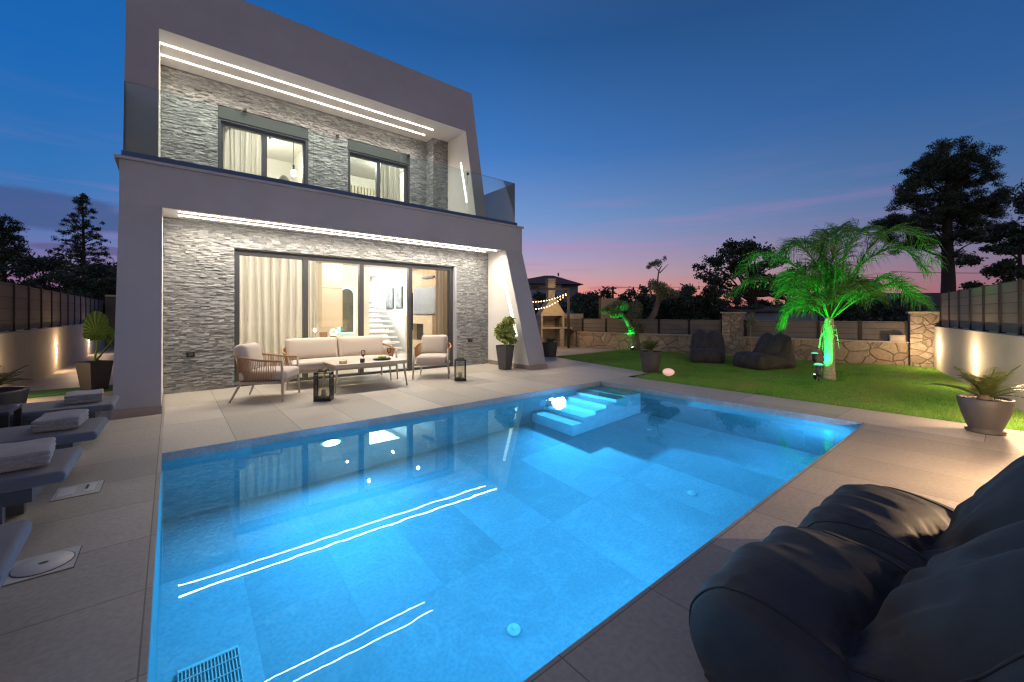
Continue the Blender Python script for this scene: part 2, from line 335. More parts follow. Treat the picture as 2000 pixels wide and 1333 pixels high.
        if bevel:
            md = o.modifiers.new('bevel', 'BEVEL'); md.width = bevel; md.segments = 2; md.limit_method = 'ANGLE'
        return o
def npmesh(name, V, F, mat, parent=None, smooth=False):      # F: (n,4) or (n,3) array
    me = bpy.data.meshes.new(name); k = F.shape[1]; me.vertices.add(len(V)); me.vertices.foreach_set('co', V.astype(np.float32).ravel())
    me.loops.add(F.size); me.loops.foreach_set('vertex_index', F.astype(np.int32).ravel())
    me.polygons.add(len(F)); me.polygons.foreach_set('loop_start', np.arange(0, F.size, k, dtype=np.int32)); me.polygons.foreach_set('loop_total', np.full(len(F), k, dtype=np.int32))
    if smooth: me.polygons.foreach_set('use_smooth', np.ones(len(F), dtype=bool))
    me.update(calc_edges=True); me.materials.append(mat); o = bpy.data.objects.new(name, me); C.objects.link(o)
    if parent is not None: o.parent = parent
    return o
def thing(name, label, cat, loc=(0, 0, 0), rz=0, group=None):
    o = bpy.data.objects.new(name, None); C.objects.link(o); o.location = loc; o.rotation_euler = (0, 0, rz)
    o.empty_display_size = .1; o['label'] = label; o['category'] = cat
    if group: o['group'] = group
    return o
def tag(o, label, cat, group=None):
    o['label'] = label; o['category'] = cat
    if group: o['group'] = group
    return o
def struct(o, kind='structure'): o['kind'] = kind; return o
def lamp(name, kind, loc, power, col=(1, 1, 1), parent=None, size=.1, size_y=None, rot=None, spot=None, blend=.5):
    L = bpy.data.lights.new(name, kind); L.energy = power; L.color = col
    if kind == 'AREA':
        L.size = size
        if size_y: L.shape = 'RECTANGLE'; L.size_y = size_y
    else: L.shadow_soft_size = size
    if spot: L.spot_size = R(spot); L.spot_blend = blend
    o = bpy.data.objects.new(name, L); C.objects.link(o); o.location = loc
    if rot: o.rotation_euler = rot
    if parent is not None:
        o.parent = parent; o.matrix_parent_inverse = Matrix.LocRotScale(parent.location, parent.rotation_euler, None).inverted()
    return o
def aim(o, target):
    d = Vector(target)-Vector(o.location); o.rotation_euler = d.to_track_quat('-Z', 'Y').to_euler(); return o
def copy_tree(o, parent=None):
    c = o.copy(); C.objects.link(c)
    if parent is not None: c.parent = parent
    for ch in list(o.children): copy_tree(ch, c)
    return c
def copy_thing(o, loc, rz, label, group=None, scale=1.):
    c = copy_tree(o); c.location = loc; c.rotation_euler = (0, 0, rz); c.scale = (scale,)*3 if isinstance(scale, (int, float)) else scale; c['label'] = label
    if group: c['group'] = group
    return c
def far(px, depth):      # ground point at `depth` metres ahead, sideways by the tangent of its bearing
    a = (px-1000)/804.6*depth; f = (math.sin(R(YAW)), math.cos(R(YAW))); r = (f[1], -f[0])
    return (depth*f[0]+a*r[0], depth*f[1]+a*r[1], 0)

# ================================================================== SETTING
PX0, PX1, PY0, PY1 = -.065, 6.26, 1.08, 4.95
GX0, GX1, GY0, GY1 = -260, 320, -160, 420
earth = pm('earth', (.07, .075, .05), .95, noise=.3, scale=1.5, bump=.4)
g = MB()
for (a, b_, c_, d_) in ((GX0, GX1, GY0, PY0), (GX0, GX1, PY1, GY1), (GX0, PX0, PY0, PY1), (PX1, GX1, PY0, PY1)):
    g.quad((a, c_, -.03), (b_, c_, -.03), (b_, d_, -.03), (a, d_, -.03))
struct(g.build('ground', earth))
dk = MB()
dk.cur = 0  # far terrace to the facade, right coping, terrace by the barbecue
def rect(x0, x1, y0, y1, z=0.): dk.quad((x0, y0, z), (x1, y0, z), (x1, y1, z), (x0, y1, z))
rect(PX0, 8.0, PY1, 8.6); rect(PX1, 7.15, -3, PY1)
dk.quad((8.0, PY1, 0), (8.0, PY1+.001, 0), (8.0, 8.6, 0), (7.999, 8.6, 0))
dk.add([(8.0, 4.95, 0), (8.78, 8.6, 0), (8.0, 8.6, 0)], [(0, 1, 2)])
rect(6.8, 12.9, 8.6, 17)
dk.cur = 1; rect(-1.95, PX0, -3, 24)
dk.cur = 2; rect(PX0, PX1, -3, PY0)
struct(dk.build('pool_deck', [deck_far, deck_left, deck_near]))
# lawn base + blades
lawnpoly = [(7.15, -3.0), (7.15, 4.80), (7.95, 4.88), (8.74, 8.6), (12.5, 8.6), (13.9, 1.0), (13.9, -3.0)]
lb = MB(); lb.prism([(x, y) for x, y in lawnpoly], 'z', -.025, .006)
turf = pm('turf', (.10, .24, .03), .95, noise=.45, scale=5, bump=.8, bscale=60)
struct(lb.build('lawn_base', turf))
def inpoly(x, y, P):
    r = np.zeros(x.shape, bool); j = len(P)-1
    for i in range(len(P)):
        xi, yi = P[i]; xj, yj = P[j]
        c = ((yi > y) != (yj > y)) & (x < (xj-xi)*(y-yi)/(yj-yi+1e-12)+xi); r ^= c; j = i
    return r
n_ = 340000; gx = rng.uniform(7.12, 14, n_); gy = rng.uniform(-.9, 8.62, n_)
k_ = inpoly(gx, gy, lawnpoly); gx, gy = gx[k_], gy[k_]
gx = gx+rng.normal(0, .012, len(gx)); gy = gy+rng.normal(0, .012, len(gx))
hh = rng.uniform(.018, .048, len(gx))*(.8+.4*np.sin(gx*1.7+1)*np.cos(gy*2.1)); aa = rng.uniform(0, 2*np.pi, len(gx)); ln = rng.normal(0, .014, (len(gx), 2))
w_ = .0032+.0012*rng.random(len(gx))
V = np.empty((len(gx), 3, 3)); V[:, 0] = np.c_[gx-np.cos(aa)*w_, gy-np.sin(aa)*w_, np.full(len(gx), .004)]; V[:, 1] = np.c_[gx+np.cos(aa)*w_, gy+np.sin(aa)*w_, np.full(len(gx), .004)]
V[:, 2] = np.c_[gx+ln[:, 0], gy+ln[:, 1], .006+hh]
struct(npmesh('grass', V.reshape(-1, 3), np.arange(len(gx)*3).reshape(-1, 3), lf_grass), 'stuff')
# side strip of green turf
m_ = pm('artificial_turf', (.03, .13, .03), .9, noise=.3, scale=40, bump=.6)
q = MB(); q.box(-1.93, -.56, 9.45, 10.15, .004, .022); struct(q.build('turf_strip', m_))
# water
m, n, b = newmat('pool_water'); m.node_tree.nodes.remove(b); gl = n.n('ShaderNodeBsdfGlass', i_Roughness=0., i_IOR=1.33); gl.inputs['Color'].default_value = (.5, .92, .97, 1)
t = n.n('ShaderNodeTexCoord'); z = n.n('ShaderNodeTexNoise', i_Scale=4.0, i_Detail=2.0, i_Roughness=.45); n.l(t.outputs['Object'], z.inputs['Vector'])
bp = n.n('ShaderNodeBump', i_Strength=.0040, i_Distance=.10); n.l(z.outputs[0], bp.inputs['Height']); n.l(bp.outputs[0], gl.inputs['Normal']); n.l(gl.outputs[0], m.node_tree.nodes['Material Output'].inputs[0])
q = MB(); q.quad((PX0-.01, PY0-.01, -.082), (PX1+.01, PY0-.01, -.082), (PX1+.01, PY1+.01, -.082), (PX0-.01, PY1+.01, -.082)); struct(q.build('water', m))

# ---- pool
pool = thing('swimming_pool', 'rectangular sunken pool glowing blue from lamps in its walls', 'swimming pool', (3.1, 3.0, 0))
PB = -1.5
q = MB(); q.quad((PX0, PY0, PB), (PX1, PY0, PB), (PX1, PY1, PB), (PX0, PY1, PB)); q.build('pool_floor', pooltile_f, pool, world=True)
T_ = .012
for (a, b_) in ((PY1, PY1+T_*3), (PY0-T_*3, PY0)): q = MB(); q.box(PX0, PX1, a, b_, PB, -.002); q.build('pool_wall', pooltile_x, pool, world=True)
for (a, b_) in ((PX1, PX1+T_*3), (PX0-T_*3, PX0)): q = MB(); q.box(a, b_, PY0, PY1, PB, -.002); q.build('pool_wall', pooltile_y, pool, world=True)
q = MB()
for i in range(6):
    x0 = 4.52+.262*i; x1 = 4.52+.262*(i+1) if i < 5 else PX1-.002
    q.box(x0, x1, 4.07, PY1-.002, PB+.002, -1.05+.205*i if i < 5 else -.13)
q.build('pool_steps', steptile, pool, world=True, bevel=.006)
lens = em('pool_lens', (.75, .92, 1.0), 14.)
for (lx, lz) in ((1.40, -.42), (4.92, -.40)):
    q = MB(); q.tube([(lx, PY1-.001, lz), (lx, PY1-.035, lz)], .115 if lx < 3 else .07, 24); h = q.build('underwater_light', whiteplastic, pool, world=True)
    q = MB(); q.tube([(lx, PY1-.034, lz), (lx, PY1-.042, lz)], .085 if lx < 3 else .045, 24); q.build('lens', lens, h, world=True)
    lamp('underwater_lamp', 'AREA', (lx, PY1-.06, lz), 125 if lx < 3 else 170, (.07, .46, .96), pool, .17 if lx < 3 else .08, rot=(R(-90), 0, 0)).data.shape = 'DISK'
for lx, lz, lw in ((1.4, -.27, 56), (2.9, -.27, 62), (5.75, -.45, 45)):
    q = MB(); q.tube([(lx, PY0+.001, lz), (lx, PY0+.035, lz)], .115, 24); q.build('underwater_light', whiteplastic, pool, world=True)
    lamp('underwater_lamp', 'AREA', (lx, PY0+.06, lz), lw, (.07, .44, .96), pool, .17, rot=(R(90), 0, 0)).data.shape = 'DISK'
def drain(x, y):
    q = MB(); q.lathe([(.048, PB+.002), (.048, PB+.010), (.036, PB+.016), (.014, PB+.018)], x, y, 20); q.lathe([(.014, PB+.0185), (.014, PB+.024)], x, y, 12); q.build('floor_inlet', whiteplastic, pool, True, world=True)
drain(4.27, 2.16); drain(1.81, 2.17); drain(5.6, 3.5)
q = MB(); gx0, gx1, gy0, gy1 = .03, .33, 2.78, 3.14
q.box(gx0, gx1, gy0, gy0+.02, PB+.003, PB+.02); q.box(gx0, gx1, gy1-.02, gy1, PB+.003, PB+.02)
for i in range(18): xx = gx0+i*(gx1-gx0-.006)/17; q.box(xx, xx+.006, gy0+.02, gy1-.02, PB+.004, PB+.018)
for i in range(1, 4): yy = gy0+i*(gy1-gy0)/4; q.box(gx0, gx1, yy, yy+.006, PB+.0185, PB+.021)
q.build('drain_grille', whiteplastic, pool, world=True)

# ================================================================== HOUSE
house = thing('villa', 'two storey white modern house with grey stone cladding and lit windows', 'house', (3, 9, 0))
hb = lambda q, name, mat, par=house, **k: q.build(name, mat, par, world=True, **k)
YB = 16.5
prof = [(6.93, 0), (7.82, 2.82), (7.82, 3.42), (YB, 3.42), (YB, 0)]
q = MB(); q.prism(prof, 'x', -.55, -.10); q.prism(prof, 'x', 6.28, 6.80); q.box(-.10, 6.28, 7.82, YB, 2.82, 3.42)
q.prism([(-.60, 3.421), (6.84, 3.421), (6.84, 3.46), (-.60, 3.46)], 'y', 7.78, YB+.03)
hb(q, 'lower_frame', plaster)
sk = lambda x0, x1: hb(MB().prism([(6.91, 0.001), (6.935, .10), (YB, .10), (YB, 0.001)], 'x', x0, x1), 'skirting', skirting)
sk(-.56, -.09); sk(6.27, 6.81)
fy = lambda z: 7.95+(z-3.58)*.2
q = MB(); pu = [(fy(3.461), 3.461), (fy(6.79), 6.79), (YB, 6.79), (YB, 3.461)]
q.prism(pu, 'x', -.52, -.146); q.prism(pu, 'x', 5.49, 5.80)
q.prism([(fy(5.69), 5.69), (fy(6.79), 6.79), (YB, 6.79), (YB, 5.69)], 'x', -.146, 5.49); hb(q, 'upper_frame', plaster)
q = MB(); q.prism([(7.835, 2.8165), (8.54, 2.8165), (8.54, 2.8195), (7.835, 2.8195)], 'x', -.096, 6.276); hb(q, 'soffit', plaster_in)  # lighter boards over the same paint, strip light put into their colour
q = MB(); q.prism([(fy(5.69)+.015, 5.6865), (9.56, 5.6865), (9.56, 5.6895), (fy(5.69)+.015, 5.6895)], 'x', -.142, 5.486); hb(q, 'soffit', plaster_in)  # upper soffit likewise, lighter so that it looks lit
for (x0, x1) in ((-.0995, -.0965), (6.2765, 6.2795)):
    q = MB(); q.prism([(6.978, .101), (7.828, 2.815), (8.54, 2.815), (8.54, .101)], 'x', x0, x1); hb(q, 'side_reveal', plaster_in)  # lining lighter than the frame, lamplight put into its colour
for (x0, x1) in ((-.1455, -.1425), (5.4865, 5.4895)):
    q = MB(); q.prism([(fy(3.5)+.012, 3.5), (fy(5.68)+.012, 5.685), (9.56, 5.685), (9.56, 3.5)], 'x', x0, x1); hb(q, 'side_reveal', plaster_in)  # upper lining, lit look again put into the colour
# split-face ledge stone walls, cut round the openings
def ledge(x0, x1, z0, z1, yf, holes, th=.22, depth=None):
    q = MB()
    # backing wall
    xs = sorted({x0, x1, *[h[0] for h in holes], *[h[1] for h in holes]})
    for a, b_ in zip(xs[:-1], xs[1:]):
        hs = [h for h in holes if h[0] <= a+1e-6 and h[1] >= b_-1e-6]
        segs = [(z0, z1)]
        for h in hs: segs = [(h[3], z1)] if h[2] <= z0 else [(z0, h[2]), (h[3], z1)]
        for s0, s1 in segs: q.box(a, b_, yf+.045, yf+th, s0, s1)
    z = z0
    while z < z1-.004:
        h_ = random.choice((.012, .016, .022, .030)); zt = min(z+h_, z1); x = x0-random.random()*.1
        while x < x1:
            L = random.uniform(.025, .15); a, b_ = max(x, x0), min(x+L, x1); x += L
            if b_-a < .01: continue
            parts = [(a, b_)]
            for hx0, hx1, hz0, hz1 in holes:
                if zt > hz0+.002 and z < hz1-.002:
                    np_ = []
                    for (c0, c1) in parts:
                        if c1 <= hx0 or c0 >= hx1: np_.append((c0, c1)); continue
                        if c0 < hx0: np_.append((c0, hx0))
                        if c1 > hx1: np_.append((hx1, c1))
                    parts = np_
            for (c0, c1) in parts:
                if c1-c0 < .008: continue
                d0 = random.uniform(.010, .026); d1 = max(0, min(.034, d0+random.uniform(-.009, .009))); dt = random.uniform(0, .004)
                y0a, y0b = yf+d0, yf+d1
                q.add([(c0, y0a, z), (c1, y0b, z), (c1, yf+.05, z), (c0, yf+.05, z), (c0, y0a+dt, zt), (c1, y0b+dt, zt), (c1, yf+.05, zt), (c0, yf+.05, zt)],
                      [(0,3,2,1),(4,5,6,7),(0,1,5,4),(1,2,6,5),(3,0,4,7)])
        z = zt
    return q
DX0, DX1, DZ = .845, 5.345, 2.405
hb(ledge(-.096, 6.276, 0.002, 2.816, 8.54, [(DX0, DX1, 0, DZ)]), 'stone_cladding', stone)
WINS = [(.684, 2.269), (3.09, 4.616)]; WT = 5.24
hb(ledge(-.142, 5.08, 3.462, 5.686, 9.56, [(a, b_, 3.462, WT) for a, b_ in WINS]), 'stone_cladding', stone)
q = ledge(5.081, 5.486, 3.462, 5.686, 9.20, [], th=.3); hb(q, 'stone_pier', stone)
q = MB(); z = 3.462
while z < 5.68:      # pier side returning to the wall
    h_ = random.choice((.022, .028, .034, .042)); zt = min(z+h_, 5.688); y = 9.21
    while y < 9.56:
        L = random.uniform(.06, .2); y1 = min(y+L, 9.57); d = random.uniform(0, .03); q.box(5.05+d*.7, 5.082, y, y1, z, zt); y = y1
    z = zt
hb(q, 'stone_pier', stone)
# sliding door
def frame(x0, x1, z0, z1, y, w, d, muls=(), sill=True, mw=None):
    q = MB(); q.box(x0, x0+w, y, y+d, z0, z1); q.box(x1-w, x1, y, y+d, z0, z1); q.box(x0+w, x1-w, y, y+d, z1-w, z1); q.box(x0+w, x1-w, y, y+d, z0, z0+w*.5)
    for mx in muls: q.box(mx-(mw or w)/2, mx+(mw or w)/2, y+.004, y+d-.004, z0+w*.5, z1-w)
    return q
sd = hb(frame(DX0, DX1-.06, 0.003, DZ-.001, 8.64, .085, .12, (2.0, 3.077, 4.18)), 'sliding_door', darkmetal)
hb((lambda q: (q.box(DX1-.058, DX1, 8.56, 8.8, 0.003, DZ-.001), q)[1])(MB()), 'door_reveal', plaster)
for (a, b_) in ((.93, 1.955), (2.045, 3.035), (3.12, 4.135), (4.225, 5.2)):
    q = MB(); q.box(a, b_, 8.70, 8.706, .05, DZ-.087); hb(q, 'pane', glass_clear, sd)
q = MB(); q.box(4.205, 4.225, 8.615, 8.638, .9, 1.75); hb(q, 'door_handle', blackmetal, sd)
for (a, b_) in WINS:
    fr = hb(frame(a+.002, b_-.002, 3.463, WT-.23, 9.66, .085, .10, ((a+b_)/2-.01,), mw=.09), 'window', darkmetal)
    q = MB(); q.box(a+.002, b_-.002, 9.585, 9.76, WT-.225, WT-.002); hb(q, 'shutter_box', shutter, fr)
    q = MB(); q.box(a+.004, b_-.004, 9.60, 9.655, WT-.262, WT-.232); q.box(a+.002, a+.05, 9.60, 9.655, 3.463, WT-.264); q.box(b_-.05, b_-.002, 9.60, 9.655, 3.463, WT-.264); hb(q, 'shutter_rail', darkmetal, fr)
    q = MB(); q.box(a+.09, (a+b_)/2-.06, 9.70, 9.706, 3.52, WT-.32); q.box((a+b_)/2+.04, b_-.09, 9.70, 9.706, 3.52, WT-.32); hb(q, 'pane', glass_clear, fr)
# soffit light strips (recessed channels)
for (x0, x1, y, zz, m_) in ((.09, 6.1, 7.96, 2.8165, led), (.09, 5.98, 8.26, 2.8165, led_rear), (-.14, 4.84, 8.81, 5.689, led_up), (-.13, 4.82, 9.20, 5.689, led_up)):
    q = MB(); q.box(x0, x1, y-.010, y+.010, zz-.012, zz-.003); hb(q, 'light_strip', m_)
    L = lamp('strip_lamp', 'AREA', ((x0+x1)/2, y, zz-.0135), {led: 95, led_rear: 48, led_up: 52}[m_], (1, .88, .72), house, x1-x0, .02); L.data.spread = R(120 if m_ is led_up else 152)
def slot(x, p0, p1, w, name='light_slot'):
    (ya, za), (yb, zb) = p0, p1
    q = MB(); q.add([(x-.004, ya-w/2, za), (x-.004, ya+w/2, za), (x-.004, yb+w/2, zb), (x-.004, yb-w/2, zb), (x+.002, ya-w/2, za), (x+.002, ya+w/2, za), (x+.002, yb+w/2, zb), (x+.002, yb-w/2, zb)],
                    [(0,1,2,3),(7,6,5,4),(0,4,5,1),(1,5,6,2),(2,6,7,3),(3,7,4,0)]); hb(q, name, led_slot)
slot(6.2765, (7.89, 2.16), (7.42, .75), .10); slot(5.4865, (8.60, 4.99), (8.33, 3.95), .07)
# balustrade
q = MB(); q.box(-.53, 6.66, 7.84, 7.93, 3.461, 3.545); q.box(6.57, 6.66, 7.93, 13, 3.461, 3.545); q.box(-.53, -.46+.02, 7.93, 8.0, 3.461, 3.545); hb(q, 'balustrade_channel', channel)
for (a, b_) in ((-.50, 1.95), (1.96, 3.6), (3.61, 5.205), (5.22, 6.615)):
    q = MB(); q.box(a, b_, 7.875, 7.89, 3.545, 4.53); hb(q, 'glass_panel', glass_bal)
for (a, b_) in ((7.895, 9.4), (9.41, 11.5)):
    q = MB(); q.box(6.61, 6.625, a, b_, 3.545, 4.53); hb(q, 'glass_panel', glass_bal)
q = MB(); q.box(-.505, -.49, 7.895, 9.9, 3.545, 4.53); hb(q, 'glass_panel', glass_bal)
q = MB(); q.box(5.195, 5.235, 7.865, 7.9, 4.44, 4.49); hb(q, 'glass_clamp', blackmetal)
# sockets and brackets
for (x, z) in ((.246, .61), (5.724, .618)):
    q = MB(); q.box(x-.055, x+.055, 8.515, 8.56, z-.04, z+.04); s_ = hb(q, 'socket', blackmetal, bevel=.006)
    q = MB(); q.box(x-.03, x+.03, 8.509, 8.514, z-.022, z+.022); hb(q, 'socket_lid', darkmetal, s_)
for (x, z) in ((1.116, 5.26), (2.854, 5.235), (4.56, 5.22)):
    q = MB(); q.box(x-.025, x+.025, 9.50, 9.56, z-.035, z+.02); hb(q, 'wall_spot', blackmetal)
# interior shell
IN = MB()
IN.box(-.099, 6.1, 8.78, YB-.1, -.001+.002, .004); hb(IN, 'interior_floor', interior_floor)
IN = MB(); IN.box(-.099, 4.72, 12.6, 12.7, .004, 2.75); IN.box(-.099, -.05, 8.8, 12.6, .004, 2.75); IN.box(-.05, 6.1, 8.8, 12.7, 2.72, 2.81)
IN.box(6.12, 6.279, 12.6, YB-.2, .004, 2.81); IN.box(4.72, 6.12, YB-.25, YB-.2, .004, 2.81); IN.box(4.62, 4.72, 12.7, YB-.25, .004, 2.81); IN.box(4.72, 6.12, 12.701, YB-.26, 2.74, 2.81)
hb(IN, 'interior_wall', plaster_in)
IN = MB(); IN.box(6.12, 6.278, 8.77, 12.6, .004, 2.715); hb(IN, 'feature_wall', wood_in)
IN = MB(); IN.box(-.145, 5.48, 13.0, 13.1, 3.48, 5.68); IN.box(-.145, 5.48, 9.80, 13.0, 5.56, 5.66); IN.box(-.145, -.10, 9.8, 13, 3.48, 5.56); IN.box(2.64, 2.74, 9.80, 13.0, 3.48, 5.56); IN.box(5.40, 5.48, 9.8, 13, 3.48, 5.56)
hb(IN, 'interior_wall', plaster_in)
IN = MB(); IN.prism([(-.1, 4.2), (1.9, 5.56), (-.1, 5.56)], 'y', 10.2, 12.99); hb(IN, 'sloped_ceiling', plaster_in)
slat = pm('slat_panel', (.66, .60, .46), .6, noise=.05)
IN = MB()
for i in range(26): x = 2.80+i*.10; IN.box(x, x+.055, 12.93, 12.995, 3.48, 5.25)
hb(IN, 'slat_panelling', slat)
# staircase
whitestone = pm('white_stair', (.82, .82, .83), .4, noise=.03)
q = MB()
for i in range(13):
    y = 12.75+i*.19; zt = .175*(i+1); q.box(4.74, 5.86, y, y+.24, zt-.06, zt)
q.prism([(12.80, .0), (12.85, .0), (15.3, 2.2), (15.3, 2.3), (12.8, .11)], 'x', 5.0, 5.6); hb(q, 'staircase', whitestone)
q = MB(); hb(q.box(3.24, 3.79, 12.2, 12.598, 1.28 if 0 else .90, 2.70), 'kitchen_cabinet', cabinet)
q = MB(); q.box(3.235, 3.795, 12.196, 12.20, 1.995, 2.005); hb(q, 'cabinet_joint', darkmetal)
q = MB(); q.box(1.6, 3.79, 12.1, 12.598, .004, .62); hb(q, 'low_cabinet', cabinet)
# indoor lights
for _x in (.7, 2.2, 3.7, 5.0):
    for _y in (9.9, 11.5): lamp('ceiling_lamp', 'POINT', (_x, _y, 2.60), 44, (1, .88, .72), house, .03)
lamp('stair_lamp', 'AREA', (5.4, 14.3, 2.72), 150, (.95, .97, 1), house, 1.0, 2.6)
lamp('spot_lamp', 'SPOT', (5.5, 11.4, 2.66), 260, (1, .72, .42), house, .03, spot=75, rot=(0, R(32), 0))
lamp('bedroom_lamp', 'POINT', (1.5, 11.3, 4.95), 125, (1, .86, .70), house, .08)
for _x in (3.2, 4.8): lamp('bedroom_lamp', 'POINT', (_x, 11.3, 5.40), 80, (1, .89, .72), house, .08)

# ---- things inside
def curtain(name, x0, x1, y, z0, z1, mat, waves, amp, label, grp=None, taper=0.):
    t = thing(name, label, 'curtain', ((x0+x1)/2, y, z0), 0, grp); q = MB(); n = waves*8; vs = []
    for j, z in enumerate(np.linspace(z0, z1, 8)):
        for i in range(n+1):
            u = i/n; s_ = 1-taper*(j/7); x = x0+(x1-x0)*u
            vs.append((x+.012*math.sin(u*waves*3.1+j*.5), y+amp*s_*math.sin(u*waves*2*math.pi+.5*math.sin(j*.7+u*9))+.01*math.sin(u*40), z))
    fs = [(j*(n+1)+i, j*(n+1)+i+1, (j+1)*(n+1)+i+1, (j+1)*(n+1)+i) for j in range(7) for i in range(n)]
    q.add(vs, fs); q.build('cloth', mat, t, True, True)
    q = MB(); q.tube([(x0, y, z1+.01), (x1, y, z1+.01)], .012, 8); q.build('rail', whiteplastic, t, True, True)
curtain('curtain', .95, 2.03, 8.93, .03, 2.5, curtain_w, 8, .05, 'sheer cream curtain behind the left pane of the sliding door')
curtain('curtain', 2.10, 2.26, 8.93, .03, 2.5, curtain_w, 3, .04, 'narrow bunch of sheer curtain behind the second pane of the sliding door')
curtain('drape', 4.98, 5.45, 8.95, .03, 2.5, curtain_b, 5, .05, 'thick beige drape bunched at the right end of the sliding door')
curtain('curtain', .72, 1.45, 9.95, 3.5, 5.35, curtain_w, 8, .04, 'sheer curtain behind the left half of the upper left window')
curtain('curtain', 4.02, 4.52, 9.95, 3.5, 5.35, curtain_w, 7, .04, 'sheer curtain in the right half of the upper right window')
mir = thing('mirror', 'tall arched mirror with glowing cyan edge on the back wall', 'mirror', (4.03, 12.58, .71))
def arch(r, z0, z1, k=20): return [(-r, z0), (r, z0)]+[(r*math.cos(a), z1-r+r*math.sin(a)) for a in np.linspace(0, math.pi, k)]
q = MB(); q.prism([(x+4.03, z) for x, z in arch(.215, .70, 2.05)], 'y', 12.570, 12.585); q.build('glow_edge', em('cyan_glow', (.25, .95, 1.0), 3.5), mir, world=True)
q = MB(); q.prism([(x+4.03, z) for x, z in arch(.19, .725, 2.025)], 'y', 12.555, 12.569); q.build('mirror_glass', pm('mirror_glass', (.20, .22, .19), .15, metal=.6, noise=.3, scale=6), mir, world=True)
pl = thing('table_lamp', 'round glowing ring lamp on the low cabinet indoors', 'lamp', (3.56, 12.25, .62))
q = MB(); q.lathe([(.09, .62), (.09, .635), (.02, .64), (.02, .66)], 3.56, 12.25, 20); q.build('lamp_base', blackmetal, pl, True, True)
q = MB(); q.tube([(3.56+.075*math.cos(a), 12.25, .75+.075*math.sin(a)) for a in np.linspace(0, 2*math.pi, 25)], .022, 10); q.build('lamp_ring', em('lamp_ring', (1, .8, .5), 9.), pl, True, True)
bx = thing('storage_box', 'small brown decorative box on the low cabinet indoors', 'box', (3.30, 12.25, .62))
q = MB(); q.box(3.20, 3.38, 12.2, 12.3, .622, .76); q.build('box_body', pm('brown_box', (.25, .13, .07), .6), bx, world=True)
pict = pm('picture_print', (.16, .17, .17), .5, noise=.75, scale=7)
for (y0, y1, lab) in ((13.99, 14.6, 'farther of two grey framed pictures on the white wall beside the stairs'), (13.25, 13.8, 'nearer of two grey framed pictures on the white wall beside the stairs')):
    t = thing('picture', lab, 'picture', (6.1, y0, 1.4), 0, 'pictures beside the stairs')
    q = MB(); q.box(6.085, 6.118, y0, y1, 1.46, 2.22); q.build('picture_frame', blackmetal, t, world=True)
    q = MB(); q.box(6.080, 6.084, y0+.03, y1-.03, 1.49, 2.19); q.build('print', pict, t, world=True)
tv = thing('television', 'grey wall television on the wooden wall behind the right pane', 'television', (6.1, 11.7, 1.2))
q = MB(); q.box(6.07, 6.118, 10.95, 12.35, 1.27, 2.10); q.build('screen', pm('tv_screen', (.20, .21, .24), .25, noise=.1), tv, world=True)
q = MB(); q.box(6.06, 6.069, 10.94, 12.36, 1.25, 1.268); q.build('bezel', blackmetal, tv, world=True)
fp = thing('fireplace', 'pale stone fireplace with dark opening below the wall television', 'fireplace', (6.0, 11.5, 0))
fm = pm('fireplace_stone', (.60, .48, .34), .6, noise=.15, scale=6)
q = MB(); q.box(5.85, 6.118, 10.7, 11.25, .006, 1.22); q.box(5.85, 6.118, 12.15, 12.5, .006, 1.22); q.box(5.85, 6.118, 11.25, 12.15, .97, 1.22); q.box(5.85, 6.118, 11.25, 12.15, .006, .45); q.build('surround', fm, fp, world=True)
q = MB(); q.box(6.09, 6.117, 11.252, 12.148, .452, .968); q.build('firebox', darkmetal, fp, world=True)
wl = thing('wall_spot_bar', 'dark bar lamp washing the wooden wall above the television', 'lamp', (6.05, 11.4, 2.4))
q = MB(); q.box(6.03, 6.118, 11.0, 11.7, 2.36, 2.42); q.build('lamp_body', darkmetal, wl, world=True)
def pendant(x, y, zt, zb, label, r=.05, h=.16, st=12.):
    t = thing('pendant_lamp', label, 'pendant lamp', (x, y, zb))
    q = MB(); q.tube([(x, y, zt), (x, y, zb+h+.1)], .006, 6); q.build('cord', blackmetal, t, world=True)
    q = MB(); q.tube([(x, y, zb+h), (x, y, zb+h+.1)], .022, 12); q.build('lamp_holder', blackmetal, t, True, True)
    q = MB(); q.lathe([(.02, zb), (r, zb+.02), (r, zb+h-.02), (.02, zb+h)], x, y, 16); q.build('shade', em('pendant_glow', (1, .78, .5), st), t, True, True)
pendant(2.15, 10.4, 5.55, 4.40, 'glowing glass pendant hanging low in the upper left window')
pendant(1.66, 10.3, 5.25, 4.98, 'short glowing pendant near the ceiling in the upper left window', .03, .1)
for (x, z, rz, lab) in ((2.0, 4.02, .5, 'grey cushion leaning against the bed in the upper left window'), (3.0, 0, 0, '')):
    if not lab: continue
    t = thing('cushion', lab, 'cushion', (x, 10.5, z-.15), rz); q = MB(); q.rbox(-.25, .25, -.07, .07, 0, .5, .06, 4, .03)
    o = q.build('cushion_body', pm('grey_velvet', (.2, .19, .18), .9), t, True); o.rotation_euler = (R(-10), R(38), 0)
    o.location = (-.1, 0, .05)
bd = thing('bed', 'pale bed seen low in the upper left window', 'bed', (1.6, 11.2, 3.48))
q = MB(); q.rbox(.7, 2.5, 10.3, 12.2, 3.52, 3.95, .06, 4, .02); q.build('mattress', cushion, bd, True, True)
q = MB(); q.box(.72, 2.48, 10.32, 12.18, 3.485, 3.52); q.build('bed_frame', wood_in, bd, world=True)

